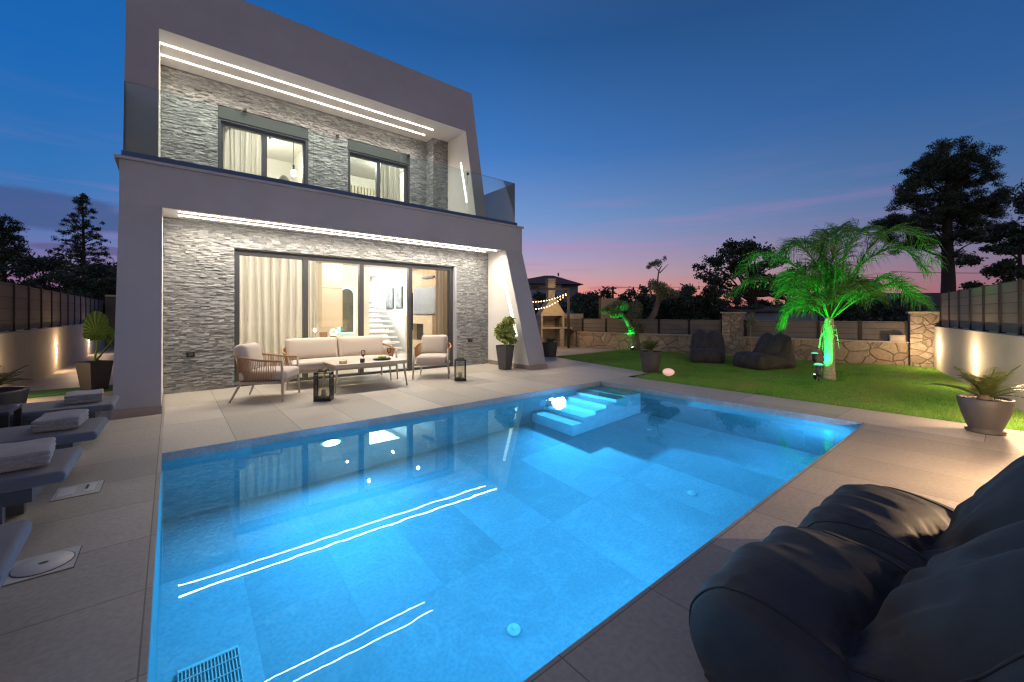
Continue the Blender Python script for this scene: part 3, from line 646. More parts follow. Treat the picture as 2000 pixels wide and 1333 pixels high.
# ================================================================== TERRACE FURNITURE
def smoothpath(pts, n=24):
    P = [Vector(p) for p in pts]; P = [P[0]*2-P[1]]+P+[P[-1]*2-P[-2]]; out = []
    segs = len(P)-3
    for i in range(n+1):
        t = i/n*segs; k = min(int(t), segs-1); u = t-k; a, b_, c_, d_ = P[k:k+4]
        out.append(.5*((2*b_)+(c_-a)*u+(2*a-5*b_+4*c_-d_)*u*u+(-a+3*b_-3*c_+d_)*u**3))
    return out
def lounge_seat(name, label, cat, w, loc, rz, cushions=1):
    t = thing(name, label, cat, loc, rz, 'rope armchairs' if cat == 'armchair' else None); h = w/2; D = .36
    for sx in (-1, 1):
        q = MB(); q.tube([(sx*(h-.01), -D+.02, 0), (sx*(h-.025), -D+.03, .30), (sx*(h-.03), -D+.04, .585)], [.014, .019, .017], 10); q.build('leg', chairframe, t, True)
        q = MB(); q.tube([(sx*(h-.05), D+.02, 0), (sx*(h-.10), D-.10, .27)], [.013, .02], 10); q.build('leg', chairframe, t, True)
    q = MB(); q.box(-h+.04, h-.04, -D+.04, -D+.08, .255, .29); q.box(-h+.04, -h+.08, -D+.08, D-.08, .255, .29); q.box(h-.08, h-.04, -D+.08, D-.08, .255, .29); q.box(-h+.04, h-.04, D-.08, D-.04, .255, .29); q.box(-h+.08, h-.08, -D+.08, D-.08, .272, .28)
    q.build('seat_frame', chairframe, t)
    rail = smoothpath([(-h+.03, -D+.04, .585), (-h+.0, -.08, .60), (-h+.02, .16, .635), (-h+.12, .33, .665), (-h+.28, .385, .67), (h-.28, .385, .67), (h-.12, .33, .665), (h-.02, .16, .635), (h-.0, -.08, .60), (h-.03, -D+.04, .585)], 90)
    q = MB(); q.tube(rail, .016, 8); q.build('arm_rail', rattan, t, True)
    q = MB(); L = len(rail)
    for i in range(3, L-3):
        for s_ in (0,):
            p = rail[i].lerp(rail[i+1], s_); lowx = max(-h+.06, min(h-.06, p.x*.90)); lowy = max(-D+.06, min(D-.06, p.y*.86))
            q.tube([(p.x, p.y, p.z), (lowx, lowy, .27)], .0048, 5, False)
    q.build('rope_weave', rattan, t, True)
    q = MB()
    if cushions == 1: q.rbox(-h+.07, h-.07, -D-.01, D-.08, .30, .44, .045, 5, .02)
    else: q.rbox(-h+.07, h-.07, -D-.01, D-.08, .30, .44, .045, 5, .02, seg=14)
    q.build('seat_cushion', cushion, t, True)
    cw = (w-.16)/cushions
    for i in range(cushions):
        q = MB(); x0 = -h+.08+cw*i; q.rbox(x0+.005, x0+cw-.005, -.075, .075, 0, .42, .065, 5, .03); o = q.build('back_cushion', cushion, t, True)
        o.location = (0, D-.16, .42); o.rotation_euler = (R(-14), 0, 0)
    return t
a1 = lounge_seat('rope_armchair', 'rope backed armchair at the left end of the coffee table, seen from its side', 'armchair', .72, (1.13, 7.20, 0), R(60))
a2 = lounge_seat('rope_armchair', 'rope backed armchair right of the sofa, facing the pool', 'armchair', .72, (4.13, 7.52, 0), R(-36))
lounge_seat('rope_sofa', 'two cushion beige rope sofa in front of the sliding door', 'sofa', 1.95, (2.47, 8.02, 0), R(-1), 2)
ct = thing('coffee_table', 'long low taupe coffee table between sofa and pool', 'table', (2.65, 7.26, 0))
TX, TY = .62, .36
q = MB(); q.box(-TX, TX, -TY, TY, .425, .45); q.box(-TX, TX, -TY, -TY+.03, .39, .424); q.box(-TX, TX, TY-.03, TY, .39, .424); q.build('tabletop', tabletop, ct, bevel=.004)
for sx in (-1, 1):
    for sy in (-1, 1):
        q = MB(); q.tube([(sx*(TX-.0), sy*(TY-.01), 0), (sx*(TX-.05), sy*(TY-.05), .424)], [.014, .02], 8); q.build('leg', chairframe, ct, True)
def wineglass(x, y, label):
    t = thing('wine_glass', label, 'wine glass', (x, y, .452), 0, 'wine glasses on the coffee table')
    q = MB(); q.lathe([(.032, 0), (.032, .003), (.005, .008), (.004, .085)], k=20); q.build('stem', glass_lantern, t, True)
    q = MB(); q.lathe([(.005, .086), (.028, .105), (.037, .135), (.036, .165), (.030, .195)], k=20); q.build('bowl', glass_lantern, t, True)
    q = MB(); q.lathe([(.004, .090), (.026, .106), (.034, .128)], k=20); q.build('wine', pm('rose_wine', (.45, .08, .06), .2), t, True)
wineglass(2.55, 7.10, 'wine glass on the coffee table beside the grey candle pot'); wineglass(3.10, 7.30, 'wine glass at the right end of the coffee table beside the fruit tray')
t = thing('candle_jar', 'small grey candle pot on the coffee table', 'candle', (2.50, 7.0, .452)); q = MB(); q.lathe([(.035, 0), (.04, .01), (.04, .065), (.03, .066)], k=20); q.build('jar', darkmetal, t, True)
q = MB(); q.lathe([(.028, .067), (.028, .07)], k=16); q.build('wax', cushion, t, True)
t = thing('candle_block', 'cream candle block on the coffee table left of the glasses', 'candle', (2.20, 7.05, .452), .3); q = MB(); q.rbox(-.06, .06, -.035, .035, 0, .055, .012, 3); q.build('candle_body', pm('cream_wax', (.75, .66, .38), .5), t, True)
q = MB(); q.tube([(0, 0, .055), (0, 0, .068)], .002, 5); q.build('wick', blackmetal, t)
t = thing('fruit_tray', 'dark oval tray with fruit on the coffee table', 'tray', (2.92, 7.18, .452)); q = MB(); q.lathe([(.13, 0), (.16, .01), (.17, .03), (.16, .03), (.13, .012)], k=28, sy=.6); q.build('tray', darkmetal, t, True)
q = MB()
for (x, y, r_) in ((-.05, 0, .028), (0, .02, .03), (.05, -.01, .027), (.01, -.03, .025), (-.02, .035, .024)): q.lathe([(r_*math.sin(a), .042-r_*math.cos(a)+.0) for a in np.linspace(.15, 3, 7)], x, y, 12)
q.build('fruit', pm('green_fruit', (.40, .42, .08), .4), t, True)
def lantern(x, y, rz, s_, h_, label):
    t = thing('lantern', label, 'lantern', (x, y, 0), rz, 'black glass lanterns')
    q = MB(); q.box(-s_, s_, -s_, s_, .006, .035); q.box(-s_-.008, s_+.008, -s_-.008, s_+.008, 0.0, .006); q.build('base', blackmetal, t)
    q = MB()
    for sx in (-1, 1):
        for sy in (-1, 1): q.box(min(sx*s_, sx*(s_-.014)), max(sx*s_, sx*(s_-.014)), min(sy*s_, sy*(s_-.014)), max(sy*s_, sy*(s_-.014)), .0355, h_)
    for sy in (-1, 1):
        q.box(-s_+.014, s_-.014, min(sy*s_, sy*(s_-.014)), max(sy*s_, sy*(s_-.014)), h_-.016, h_)
        q.box(min(sy*s_, sy*(s_-.014)), max(sy*s_, sy*(s_-.014)), -s_+.014, s_-.014, h_-.016, h_)
    q.build('frame', blackmetal, t)
    q = MB(); q.box(-s_*.45, s_*.45, -s_*.45, s_*.45, h_+.001, h_+.022); q.build('vent_cap', blackmetal, t)
    q = MB(); q.box(-s_*.6, s_*.6, -.008, .008, h_+.03, h_+.036); q.box(-s_*.6, -s_*.6+.008, -.008, .008, h_+.0, h_+.03); q.box(s_*.6-.008, s_*.6, -.008, .008, h_, h_+.03); q.build('handle', blackmetal, t)
    for k in range(4):
        q = MB(); q.box(-s_+.015, s_-.015, -s_+.004, -s_+.007, .036, h_-.017); o = q.build('glass_pane', glass_lantern, t); o.rotation_euler = (0, 0, k*math.pi/2)
    q = MB(); q.lathe([(.035, .0355), (.035, .15), (.028, .155)], k=18); q.build('candle', pm('white_wax', (.7, .66, .58), .5), t, True)
lantern(1.75, 6.50, R(-28), .115, .42, 'black glass lantern in front of the sofa near the pool edge')
lantern(4.28, 6.73, R(-28), .105, .40, 'black glass lantern on the deck right of the armchair')

# ---- plants
def leaves_np(centers, size, asp=.5, up=.0, droop=0.):
    n = len(centers); d = rng.normal(0, 1, (n, 3)); d[:, 2] += up; d /= np.linalg.norm(d, axis=1)[:, None]
    e = rng.normal(0, 1, (n, 3)); e -= d*np.sum(e*d, 1)[:, None]; e /= np.linalg.norm(e, axis=1)[:, None]
    s = (size*(.6+.8*rng.random(n)))[:, None]
    V = np.stack([centers-d*s*.5, centers+e*s*asp*.5, centers+d*s*.5, centers-e*s*asp*.5], 1).reshape(-1, 3)
    return V, np.arange(n*4).reshape(-1, 4)
def blob(c, r, n, hollow=.4, fuzz=0.):
    d = rng.normal(0, 1, (n, 3)); d /= np.linalg.norm(d, axis=1)[:, None]; rad = ((hollow+(1-hollow)*rng.random(n)**.6)*(1+.28*np.minimum(np.abs(rng.normal(0, 1, n)), 1.9)**1.5*fuzz))[:, None]
    return np.array(c)+d*rad*np.array(r)
def frondleaf(q, base, direc, length, width, droopz, leafn=26, leaflen=.16, lw=.012, vee=.5, droop_leaf=.2):
    """one pinnate frond, as strips added to MB q"""
    b0 = Vector(base); d = Vector(direc).normalized(); pts = []
    for i in range(leafn+1):
        u = i/leafn; p = b0+d*length*u; p.z -= droopz*u*u*length; pts.append(p)
    q.tube(pts[::3]+[pts[-1]], [.008*(1-.7*i/(len(pts[::3]))) for i in range(len(pts[::3])+1)], 5)
    for i in range(3, leafn+1):
        t = (pts[i]-pts[i-1]).normalized(); side = t.cross(Vector((0, 0, 1)))
        if side.length < 1e-3: side = Vector((1, 0, 0))
        side.normalize(); upv = side.cross(t); u = i/leafn; L = leaflen*math.sin(math.pi*min(1, .18+u*.80))**.6*(1.1-.3*u)
        for sg in (-1, 1):
            tip = pts[i]+(side*sg*1+t*.55+upv*vee).normalized()*L-Vector((0, 0, droop_leaf*L)); w = t*lw
            mid = (pts[i]+tip)/2+upv*L*.06
            q.add([pts[i]-w*.5, pts[i]+w*.5, mid+w*.5, mid-w*.5, tip], [(0, 1, 2, 3), (3, 2, 4)])
def cycad(t, z0, nf, length, rad=.0, upb=.5, seed=1, squash=1., skip=None):
    rr = random.Random(seed); q = MB()
    for i in range(nf):
        a = 2*math.pi*i/nf+rr.uniform(-.2, .2); el = upb*(.5+2.0*rr.random())
        frondleaf(q, (0, 0, z0), (math.cos(a), math.sin(a), el), length*rr.uniform(.85, 1.15), 0, .38*rr.uniform(.5, 1.3), 26, length*.26, .0060, .35)
    q.build('fronds', lf_cycad, t)
    q = MB(); q.lathe([(.05, z0-.06), (.07, z0-.02), (.05, z0+.04), (.02, z0+.07)], k=12); q.build('trunk', bark, t, True)
def potplant(name, label, loc, prof, k=32, soilr=None, soilz=0, group=None):
    t = thing(name, label, 'potted plant', loc, 0, group); q = MB(); q.lathe(prof, k=k); q.build('pot', potgrey, t, True)
    q = MB(); q.lathe([(soilr, soilz-.02), (soilr, soilz), (soilr*.5, soilz+.008)], k=24); q.build('soil', soil, t)
    return t
# big bowl on the right
t = potplant('potted_cycad', 'wide dark bowl planter with sago palm at the right edge of the deck', (6.78, .17, 0), [(.10, 0), (.145, .002), (.155, .022), (.12, .028), (.135, .06), (.175, .18), (.203, .29), (.212, .365), (.204, .374), (.195, .345), (.155, .33)], soilr=.19, soilz=.335)
cycad(t, .36, 24, .50, upb=1.0, seed=3)
for i in range(22): q = MB(); a = random.uniform(0, 6.28); r_ = random.uniform(.10, .175); q.lathe([(.012, .337), (.02, .345), (.012, .357)], r_*math.cos(a), r_*math.sin(a), 6); q.build('white_pebble', pebbles, t, True)
# mid pot on lawn corner
t = potplant('potted_cycad', 'tapered grey pot with sago palm at the corner of the lawn beside the glowing stone', (8.10, 5.02, 0), [(.16, 0), (.165, .02), (.20, .22), (.235, .42), (.245, .44), (.245, .455), (.22, .46), (.21, .43), (.15, .425)], soilr=.205, soilz=.43)
cycad(t, .45, 22, .46, upb=.9, seed=5)
t = potplant('potted_cycad', 'dark bucket pot with yellow green sago palm near the barbecue terrace', (8.72, 8.75, 0), [(.17, 0), (.175, .02), (.20, .2), (.235, .40), (.235, .415), (.21, .42), (.2, .39), (.15, .385)], soilr=.2, soilz=.39)
cycad(t, .41, 18, .42, upb=.5, seed=8)
t = potplant('potted_cycad', 'round dark tub with warm lit sago palm behind the farthest lounger', (-1.52, 6.98, 0), [(.2, 0), (.24, .1), (.28, .3), (.30, .43), (.30, .45), (.27, .45), (.26, .42), (.15, .41)], soilr=.265, soilz=.42)
cycad(t, .44, 20, .46, upb=.7, seed=12)
# tall square planter with ficus
t = thing('potted_shrub', 'tall square tapered planter with bushy yellow green leaves beside the right pillar', 'potted plant', (5.92, 7.40, 0), R(12))
q = MB(); q.frustum(.105, .155, 0, .555); q.build('pot', potgrey, t, bevel=.006)
q = MB(); q.frustum(.146, .146, .5555, .560); q.build('soil', soil, t)
q = MB()
for i in range(7): a = i*.9; q.tube(smoothpath([(0, 0, .55), (.05*math.cos(a), .05*math.sin(a), .75), (.16*math.cos(a), .16*math.sin(a), .95+.03*i)], 6), .006, 5)
q.build('stem', bark, t)
cs = np.vstack([blob((.0, 0, .86), (.24, .24, .24), 420, .3), blob((.06, -.04, 1.05), (.16, .16, .15), 160, .3), blob((.02, -.1, .66), (.2, .16, .1), 90, .4), blob((.14, -.05, 1.14), (.07, .07, .08), 25, .3)])
V, F = leaves_np(cs, .115, .5); npmesh('foliage', V, F, lf_ficus, t)
# elephant ear by the side path
t = thing('potted_elephant_ear', 'square tapered planter with big elephant ear leaves on the left side path', 'potted plant', (-.97, 9.62, 0), R(38))
q = MB(); q.frustum(.115, .165, 0, .49); q.build('pot', potgrey, t, bevel=.006); q = MB(); q.frustum(.155, .155, .4905, .495); q.build('soil', soil, t)
def bigleaf(q, base, tip, size, nrm):
    b0, tp = Vector(base), Vector(tip); q.tube(smoothpath([b0, b0.lerp(tp, .5)+Vector((.03, 0, .04)), tp], 8), [.016-.001*i for i in range(9)], 6)
    nv = Vector(nrm).normalized(); up = Vector((.15, 0, 1)); up = (up-nv*up.dot(nv)).normalized(); sd = nv.cross(up)
    n = 22; vs = [tp-up*size*.15]
    for k in (.35, .7, 1.):
        for i in range(n*2):
            a = 2*math.pi*i/(2*n); r_ = k*size*(.60+.46*max(0, math.cos(a))**2.2+.10*max(0, -math.cos(a)-.55)*(-3)+.02*math.sin(7*a))
            vs.append(tp+up*(math.cos(a)*r_)+sd*(math.sin(a)*r_*.74)-nv*(abs(math.sin(a))*r_*.12)+nv*((i % 2)*.065*size*k-.10*size*k*k*math.cos(a)))
    m = 2*n; q.add(vs, [(0, i+1, (i+1) % m+1) for i in range(m)]+[(1+j*m+i, 1+(j+1)*m+i, 1+(j+1)*m+(i+1) % m, 1+j*m+(i+1) % m) for j in range(2) for i in range(m)])
q = MB(); bigleaf(q, (0, 0, .5), (.0, -.02, .98), .33, (-.5, -1, .15)); bigleaf(q, (.02, 0, .5), (.22, -.12, .90), .22, (.2, -.8, .7)); bigleaf(q, (.03, .02, .5), (.30, .12, .75), .13, (.5, -.8, .3)); q.build('foliage', lf_alo, t)

# ---- loungers, towels
def lounger_proto(loc, label):
    t = thing('sun_lounger', label, 'sun lounger', loc, 0, 'sun loungers along the left side of the pool')
    q = MB(); q.rbox(-2.0, 0, -.31, .31, .290, .360, .028, 5, .006, seg=10); q.build('mattress', loungefab, t, True)
    q = MB(); q.box(-1.98, -.14, -.25, -.19, .20, .283); q.box(-1.98, -.14, .19, .25, .20, .283); q.box(-.20, -.14, -.19, .19, .20, .283); q.box(-1.98, -1.92, -.19, .19, .20, .283); q.build('frame', loungeframe, t)
    for sy in (-1, 1):
        for x in (-.30, -1.75):
            q = MB(); q.box(x-.05, x+.05, sy*.22-.03, sy*.22+.03, 0, .1995); q.build('leg', loungeframe, t)
    return t
L0 = lounger_proto((-.45, 6.14, 0), 'farthest sun lounger, nearest the house pillar')
L1 = copy_thing(L0, (-.44, 4.86, 0), R(-1), 'second sun lounger from the house, with a folded towel')
L2 = copy_thing(L0, (-.475, 3.83, 0), R(0), 'third sun lounger from the house, beside the skimmer lid')
L3 = copy_thing(L0, (-.47, 2.52, 0), R(2), 'nearest sun lounger, only its blue grey foot end in view')
def towel(x, y, w, l, rz, label, z=.375, seed=0):
    t = thing('folded_towel', label, 'towel', (x, y, z), rz, 'folded grey towels on the loungers')
    rr = random.Random(seed); q = MB()
    for i in range(3):
        q.rbox(-l/2+rr.uniform(0, .008), l/2-rr.uniform(0, .008), -w/2+rr.uniform(0, .01), w/2-rr.uniform(0, .01), i*.029, (i+1)*.029+.002, .0145, 4, .004, seg=10)
    o = q.build('folded_cloth', towelmat, t, True)
    for v in o.data.vertices:
        p = v.co; k = noise.noise(Vector((p.x*7+seed, p.y*7, p.z*3)))*.006; v.co.z += k*(p.z/.08)*1.8
        v.co.x += noise.noise(Vector((p.y*14, p.z*30, seed)))*.004
towel(-.69, 6.12, .30, .28, R(4), 'folded towel on the farthest lounger', seed=1)
towel(-.68, 4.88, .36, .27, R(-3), 'folded towel on the second lounger from the house', seed=2)
towel(-.74, 3.84, .40, .34, R(5), 'large folded towel on the third lounger from the house', seed=3)
t = thing('side_table', 'low black square side table between the two farthest loungers', 'side table', (-1.27, 5.50, 0))
q = MB(); q.box(-.235, .235, -.21, .21, .44, .468); q.build('table_top', pm('table_top_dark', (.05, .065, .10), .15, metal=.2), t, bevel=.004)
for sx in (-1, 1):
    for sy in (-1, 1): q = MB(); q.box(sx*.21-.022, sx*.21+.022, sy*.185-.022, sy*.185+.022, 0, .4395); q.build('leg', blackmetal, t)
# hatches in the deck
hatchmat = pm('hatch_white', (.46, .46, .45), .5, noise=.05); dkgap = pm('gap_dark', (.08, .08, .08), .9)
def hatch(x0, x1, y0, y1, label, ring=True):
    cx, cy = (x0+x1)/2, (y0+y1)/2; t = thing('pool_hatch', label, 'hatch', (cx, cy, 0), 0, 'white lids set in the deck')
    q = MB(); q.box(x0-cx-.004, x1-cx+.004, y0-cy-.004, y1-cy+.004, .0005, .002); q.build('surround_gap', dkgap, t)
    q = MB(); q.box(x0-cx, x1-cx, y0-cy, y1-cy, .0025, .006); q.build('frame_plate', hatchmat, t)
    if ring:
        r_ = min(x1-x0, y1-y0)*.47; q = MB(); q.lathe([(r_, .0065), (r_, .0085)], k=36); q.build('lid_gap', dkgap, t)
        q = MB(); q.lathe([(r_-.004, .0087), (r_-.006, .0115), (.02, .0125)], k=36); q.build('lid', hatchmat, t, True)
        q = MB(); q.lathe([(.018, .013), (.018, .015)], k=12, sy=.55); q.build('finger_hole', dkgap, t)
    else:
        q = MB(); q.box(-.10, -.02, -.09, .09, .0065, .010); q.box(.03, .085, -.08, .10, .0065, .009); q.build('lid_rib', whiteplastic, t, bevel=.002)
        q = MB(); q.box(.035, .05, -.02, .07, .0095, .012); q.build('latch', dkgap, t)
hatch(-.62, -.38, 3.01, 3.26, 'white square skimmer lid with round cover, nearest the camera')
hatch(-.635, -.395, 4.16, 4.43, 'white clipped skimmer lid beside the third lounger', False)

# ---- beanbags
def catmull(P, n, closed=True):
    out = []; m = len(P)
    for i in range(n):
        t = i/n*m; k = int(t); u = t-k; a, b_, c_, d_ = [np.array(P[(k+j) % m], float) for j in (-1, 0, 1, 2)]
        out.append(.5*((2*b_)+(c_-a)*u+(2*a-5*b_+4*c_-d_)*u*u+(-a+3*b_-3*c_+d_)*u**3))
    return np.array(out)
BP = [(.46, .0), (.545, .02), (.59, .12), (.575, .23), (.51, .325), (.40, .365), (.28, .368), (.18, .345), (.115, .285), (.085, .345), (.055, .43), (-.0, .545), (-.07, .67), (-.155, .775), (-.25, .835), (-.35, .83), (-.44, .76), (-.50, .60), (-.55, .38), (-.57, .16), (-.55, .03), (-.48, .0), (-.2, -.0), (.0, 0), (.25, .0)]
def beanbag(loc, rz, w, label, seed, fold=1., hb=1., group='charcoal beanbag loungers', NP=150, NU=64):
    t = thing('beanbag', label, 'beanbag', loc, rz, group); P = catmull(BP, NP); c0 = np.array((-.13, .23)); V = []; F = []
    rings = []
    for j in range(NU+1):
        u = -1+2*j/NU; rings.append((u, 1-.045*abs(u)**7, u*w/2))
    caps = [(.93, .035), (.82, .06), (.66, .08), (.45, .095), (.22, .10)]
    full = [(-1, s_, -w/2-b_) for s_, b_ in reversed(caps)]+rings+[(1, s_, w/2+b_) for s_, b_ in caps]
    sd = seed*13.7
    for (u, s_, x) in full:
        capf = s_ if abs(u) == 1 and s_ < .95 else 1
        for i, p in enumerate(P):
            nt = math.exp(-((p[0]-.115)/.05)**2)*max(0, 1-abs(p[1]-.30)/.12)*.045*(abs(u)**5); p = np.array((p[0], p[1]+nt))
            y, z = c0+(p-c0)*s_; z = .36+(z-.36)*hb if z > .36 and p[0] < .08 else z
            top = max(0, min(1, (p[1]-.45)/.3)); z -= .075*top*math.exp(-(u/.30)**2)*capf
            z += .02*(1-u*u)*max(0, min(1, (p[1]-.2)/.1))*max(0, min(1, p[0]/.25))
            wb = max(0, min(1, (p[1]-.31)/.12))*max(0, min(1, (.16-p[0])/.06)); y -= .13*abs(u)**3*wb*max(0, min(1, (p[0]+.42)/.15)); z -= .075*abs(u)**3*wb
            # folds radiating from the crease
            dc = math.hypot((p[0]-.12)*.8, (p[1]-.36)*1.1); k = math.exp(-(dc/.30)**2)*min(1, p[1]/.12)*min(1, .25+dc/.16)*(1-.75*abs(u)**6)
            f2_ = noise.noise(Vector((u*1.7+sd, p[0]*2.3, p[1]*2+5)))
            fy_ = u*3.1-p[0]*2.6*fold+.9*f2_+2.2*max(0, p[1]-.35); f1 = noise.noise(Vector((fy_, p[1]*1.4+sd, sd)))
            f1 = 1-math.sqrt(f1*f1+.01)*2.6
            f2 = noise.noise(Vector((u*2.3+sd, p[0]*3.1, p[1]*3.1)))
            f3 = noise.noise(Vector((u*7-p[0]*4+sd, p[0]*9, p[1]*7+3))); f4 = 1-math.sqrt(noise.noise(Vector((u*6.5-p[0]*4+1.5*f2, p[1]*2.2+p[0]*1.5, sd+9)))**2+.006)*3.
            f5 = 1-math.sqrt(noise.noise(Vector((p[0]*9+u*2+sd, p[1]*5, u*1.2)))**2+.01)*2.8; dsp = .016*f5*abs(u)**3*min(1, p[1]/.12)*(1 if abs(u) < 1 else .6)+.040*k*f1+.026*f2+.008*f3*(.4+k)+.004*f4*(.35+.65*k)*min(1, p[1]/.15)
            if p[1] < .02: dsp = min(dsp, 0) if False else 0
            d = p-c0; L = np.linalg.norm(d)+1e-6
            y += d[0]/L*dsp; z += d[1]/L*dsp
            V.append((x+.008*f2, y, max(z, .002)))
    n = len(full)
    for j in range(n-1):
        for i in range(NP): F.append((j*NP+i, j*NP+(i+1) % NP, (j+1)*NP+(i+1) % NP, (j+1)*NP+i))
    q = MB(); q.add(V, F); q.add([V[i] for i in range(NP)], [tuple(range(NP))]); q.add([V[(n-1)*NP+i] for i in range(NP)], [tuple(range(NP))[::-1]])
    q.build('beanbag_cover', beanfab, t, True)
    for jr in (len(caps), len(caps)+NU):
        q = MB(); pts = [V[jr*NP+i] for i in range(NP)]; c_ = Vector((0, c0[0], c0[1]))
        q.tube([Vector(p)+(Vector(p)-Vector((p[0], c0[0], c0[1]))).normalized()*.002 for p in pts]+[pts[0]], .0048, 6, False); q.build('seam_piping', piping, t, True)
    return t
beanbag((1.745, .15, 0), R(-5), .66, 'large charcoal beanbag in the right foreground, nearest the camera', 1, hb=.86, NP=240, NU=120)
beanbag((2.56, .07, 0), R(-5), .62, 'charcoal beanbag behind the nearest one at the right edge', 2, hb=1.04, NP=240, NU=120)
beanbag((10.98, 5.13, 0), R(114), .66, 'dark beanbag on the lawn in front of the stone pillar, facing the camera', 3, NP=80, NU=30)
beanbag((10.68, 3.67, 0), R(69), .66, 'dark beanbag on the lawn seen from its side, left of the palm', 4, NP=80, NU=30)

# ================================================================== BOUNDARY WALLS AND FENCES
def fence_run(name, label, P0, P1, z0, z1, posts, mat, t=.03, cat='fence', gap=.0):
    """boards between square posts along P0-P1; local x runs along the fence"""
    d = Vector((P1[0]-P0[0], P1[1]-P0[1], 0)); L = d.length; rz = math.atan2(d.y, d.x)
    o = thing(name, label, cat, (P0[0], P0[1], z0), rz)
    xs = posts if isinstance(posts, (list, tuple)) else [i*L/posts for i in range(posts+1)]
    for x in xs: q = MB(); q.box(x-.035, x+.035, -.035, .035, 0, z1-z0+.015); q.build('post', blackmetal, o)
    for a, b_ in zip(xs[:-1], xs[1:]):
        q = MB(); q.box(a+.036, b_-.036, -t/2, t/2, .02, z1-z0); q.build('board_panel', mat, o)
    return o
# left
w = thing('retaining_wall', 'low plastered wall with warm lights along the left side path', 'wall', (-2.05, 10, 0))
q = MB(); q.box(-2.15, -1.95, 2.0, 22, 0, .98); q.build('wall_body', wallplaster, w, world=True)
fence_run('board_fence', 'wood board fence on the left plastered wall', (-2.05, 22.0), (-2.05, 5.0), .981, 1.78, 18, wpc_l)
# rear end of side path
w = thing('gate', 'dark gate closing the far end of the left side path', 'gate', (-1.25, 22.1, 0)); q = MB(); q.box(-1.94, -.6, 22.05, 22.1, 0.004, 2.0); q.build('gate_leaf', darkmetal, w, world=True)
q = MB(); q.box(-1.94, -.6, 22.0, 22.049, 1.93, 2.0); q.build('gate_rail', chairframe, w, world=True)
w = thing('buttress', 'slanted brown plastered buttress with dark edge behind the left pillar', 'buttress', (-.7, 12.5, 0))
q = MB(); q.prism([(11.2, .0), (12.3, 2.6), (16, 2.6), (16, 0)], 'x', -.80, -.56); q.build('buttress_body', wallplaster, w, world=True)
q = MB(); q.prism([(11.13, .0), (12.23, 2.6), (12.295, 2.6), (11.195, 0)], 'x', -.82, -.56); q.build('edge_trim', blackmetal, w, world=True)
# stone garden wall at the back
BW0, BW1 = (12.24, 8.75), (13.76, 1.10)
def alongbw(y): return 12.24-.2*(y-8.7)
sw = thing('stone_wall', 'low flagstone wall with pale cap along the back of the lawn', 'wall', (13.0, 5.0, 0), math.atan2(-7.65, 1.52))
q = MB(); q.box(-5.6, 4.05, .0, .30, 0, .565); q.build('wall_body', flag, sw)
q = MB(); q.box(-5.6, 4.05, -.03, .33, .566, .605); q.build('wall_cap', capstone, sw, bevel=.004)
def pillar(y, label, s_=.26, h=1.33):
    x = alongbw(y)+.12; t = thing('stone_pillar', label, 'pillar', (x, y, 0), math.atan2(-7.65, 1.52))
    q = MB(); q.box(-s_, s_, -s_, s_, 0, h-.045); q.build('pillar_body', pillarstone, t)
    q = MB(); q.box(-s_-.04, s_+.04, -s_-.04, s_+.04, h-.044, h); q.build('pillar_cap', capstone, t, bevel=.005)
pillar(5.30, 'square stone pillar in the middle of the low flagstone wall'); pillar(1.30, 'square stone pillar where the flagstone wall meets the right plastered wall')
e = lambda y: (alongbw(y)+.17, y)
fence_run('board_fence', 'grey board fence standing on the flagstone wall left of the middle pillar', e(13.2), e(5.62), .606, 1.085, 8, wpc)
fence_run('board_fence', 'grey board fence standing on the flagstone wall right of the middle pillar', e(5.0), e(1.6), .606, 1.085, 4, wpc)
t = thing('meter_box', 'small beige box on the flagstone wall beside the corner pillar', 'box', (13.58, 1.75, .606)); q = MB(); q.box(-.06, .06, -.16, .12, 0, .16); q.build('box_body', capstone, t, bevel=.006)
q = MB(); q.box(-.068, -.061, -.13, .09, .03, .13); q.build('box_door', cushion, t)
# right wall
RW = lambda x: 1.144+.235*(x-13.71)
w = thing('retaining_wall', 'plastered wall with warm lights on the right behind the lawn', 'wall', (13.7, RW(13.7), 0), math.atan2(.235, 1)+math.pi)
LR = 12.0
q = MB(); q.box(0, LR, .0, .25, 0, .985); q.build('wall_body', wallplaster, w)
rwd = Vector((-1, -.235, 0)).normalized()
p0 = (13.55+.03, RW(13.55)-.12); p1 = (p0[0]+rwd.x*9.6, p0[1]+rwd.y*9.6)
fence_run('board_fence', 'tall grey board fence on the right plastered wall', p0, p1, .986, 1.74, 12, wpc)

# warm up-and-down wall lamps
def walllamp(x, y, z, nx, ny, label, power=14, glow=3):
    t = thing('wall_lamp', label, 'wall lamp', (x, y, z), math.atan2(ny, nx), 'small up and down lamps on the garden walls')
    q = MB(); q.box(.0, .004, -.022, .022, -.09, .09); q.build('back_plate', chrome, t)
    q = MB(); q.lathe([(.001, -.085), (.016, -.07), (.024, -.03), (.026, 0), (.024, .03), (.016, .07), (.001, .085)], k=16, sx=.55); q.build('lamp_lens', em('warm_lens', (1, .80, .5), 9.) if 'warm_lens' not in MATS else MATS['warm_lens'], t, True)
    L = lamp('wall_lamp_glow', 'POINT', (x+nx*.30, y+ny*.30, z+.05), glow, (1, .66, .38), None, .05); L.parent = t; L.matrix_parent_inverse = Matrix.LocRotScale(t.location, t.rotation_euler, None).inverted()
    for s_ in (1, -1):
        L = lamp('wall_lamp_beam', 'SPOT', (x+nx*.035, y+ny*.035, z+s_*.045), power, (1, .62, .32), None, .02, spot=120, blend=.8, rot=(R(180) if s_ > 0 else 0, 0, 0)); L.parent = t; L.matrix_parent_inverse = Matrix.LocRotScale(t.location, t.rotation_euler, None).inverted()
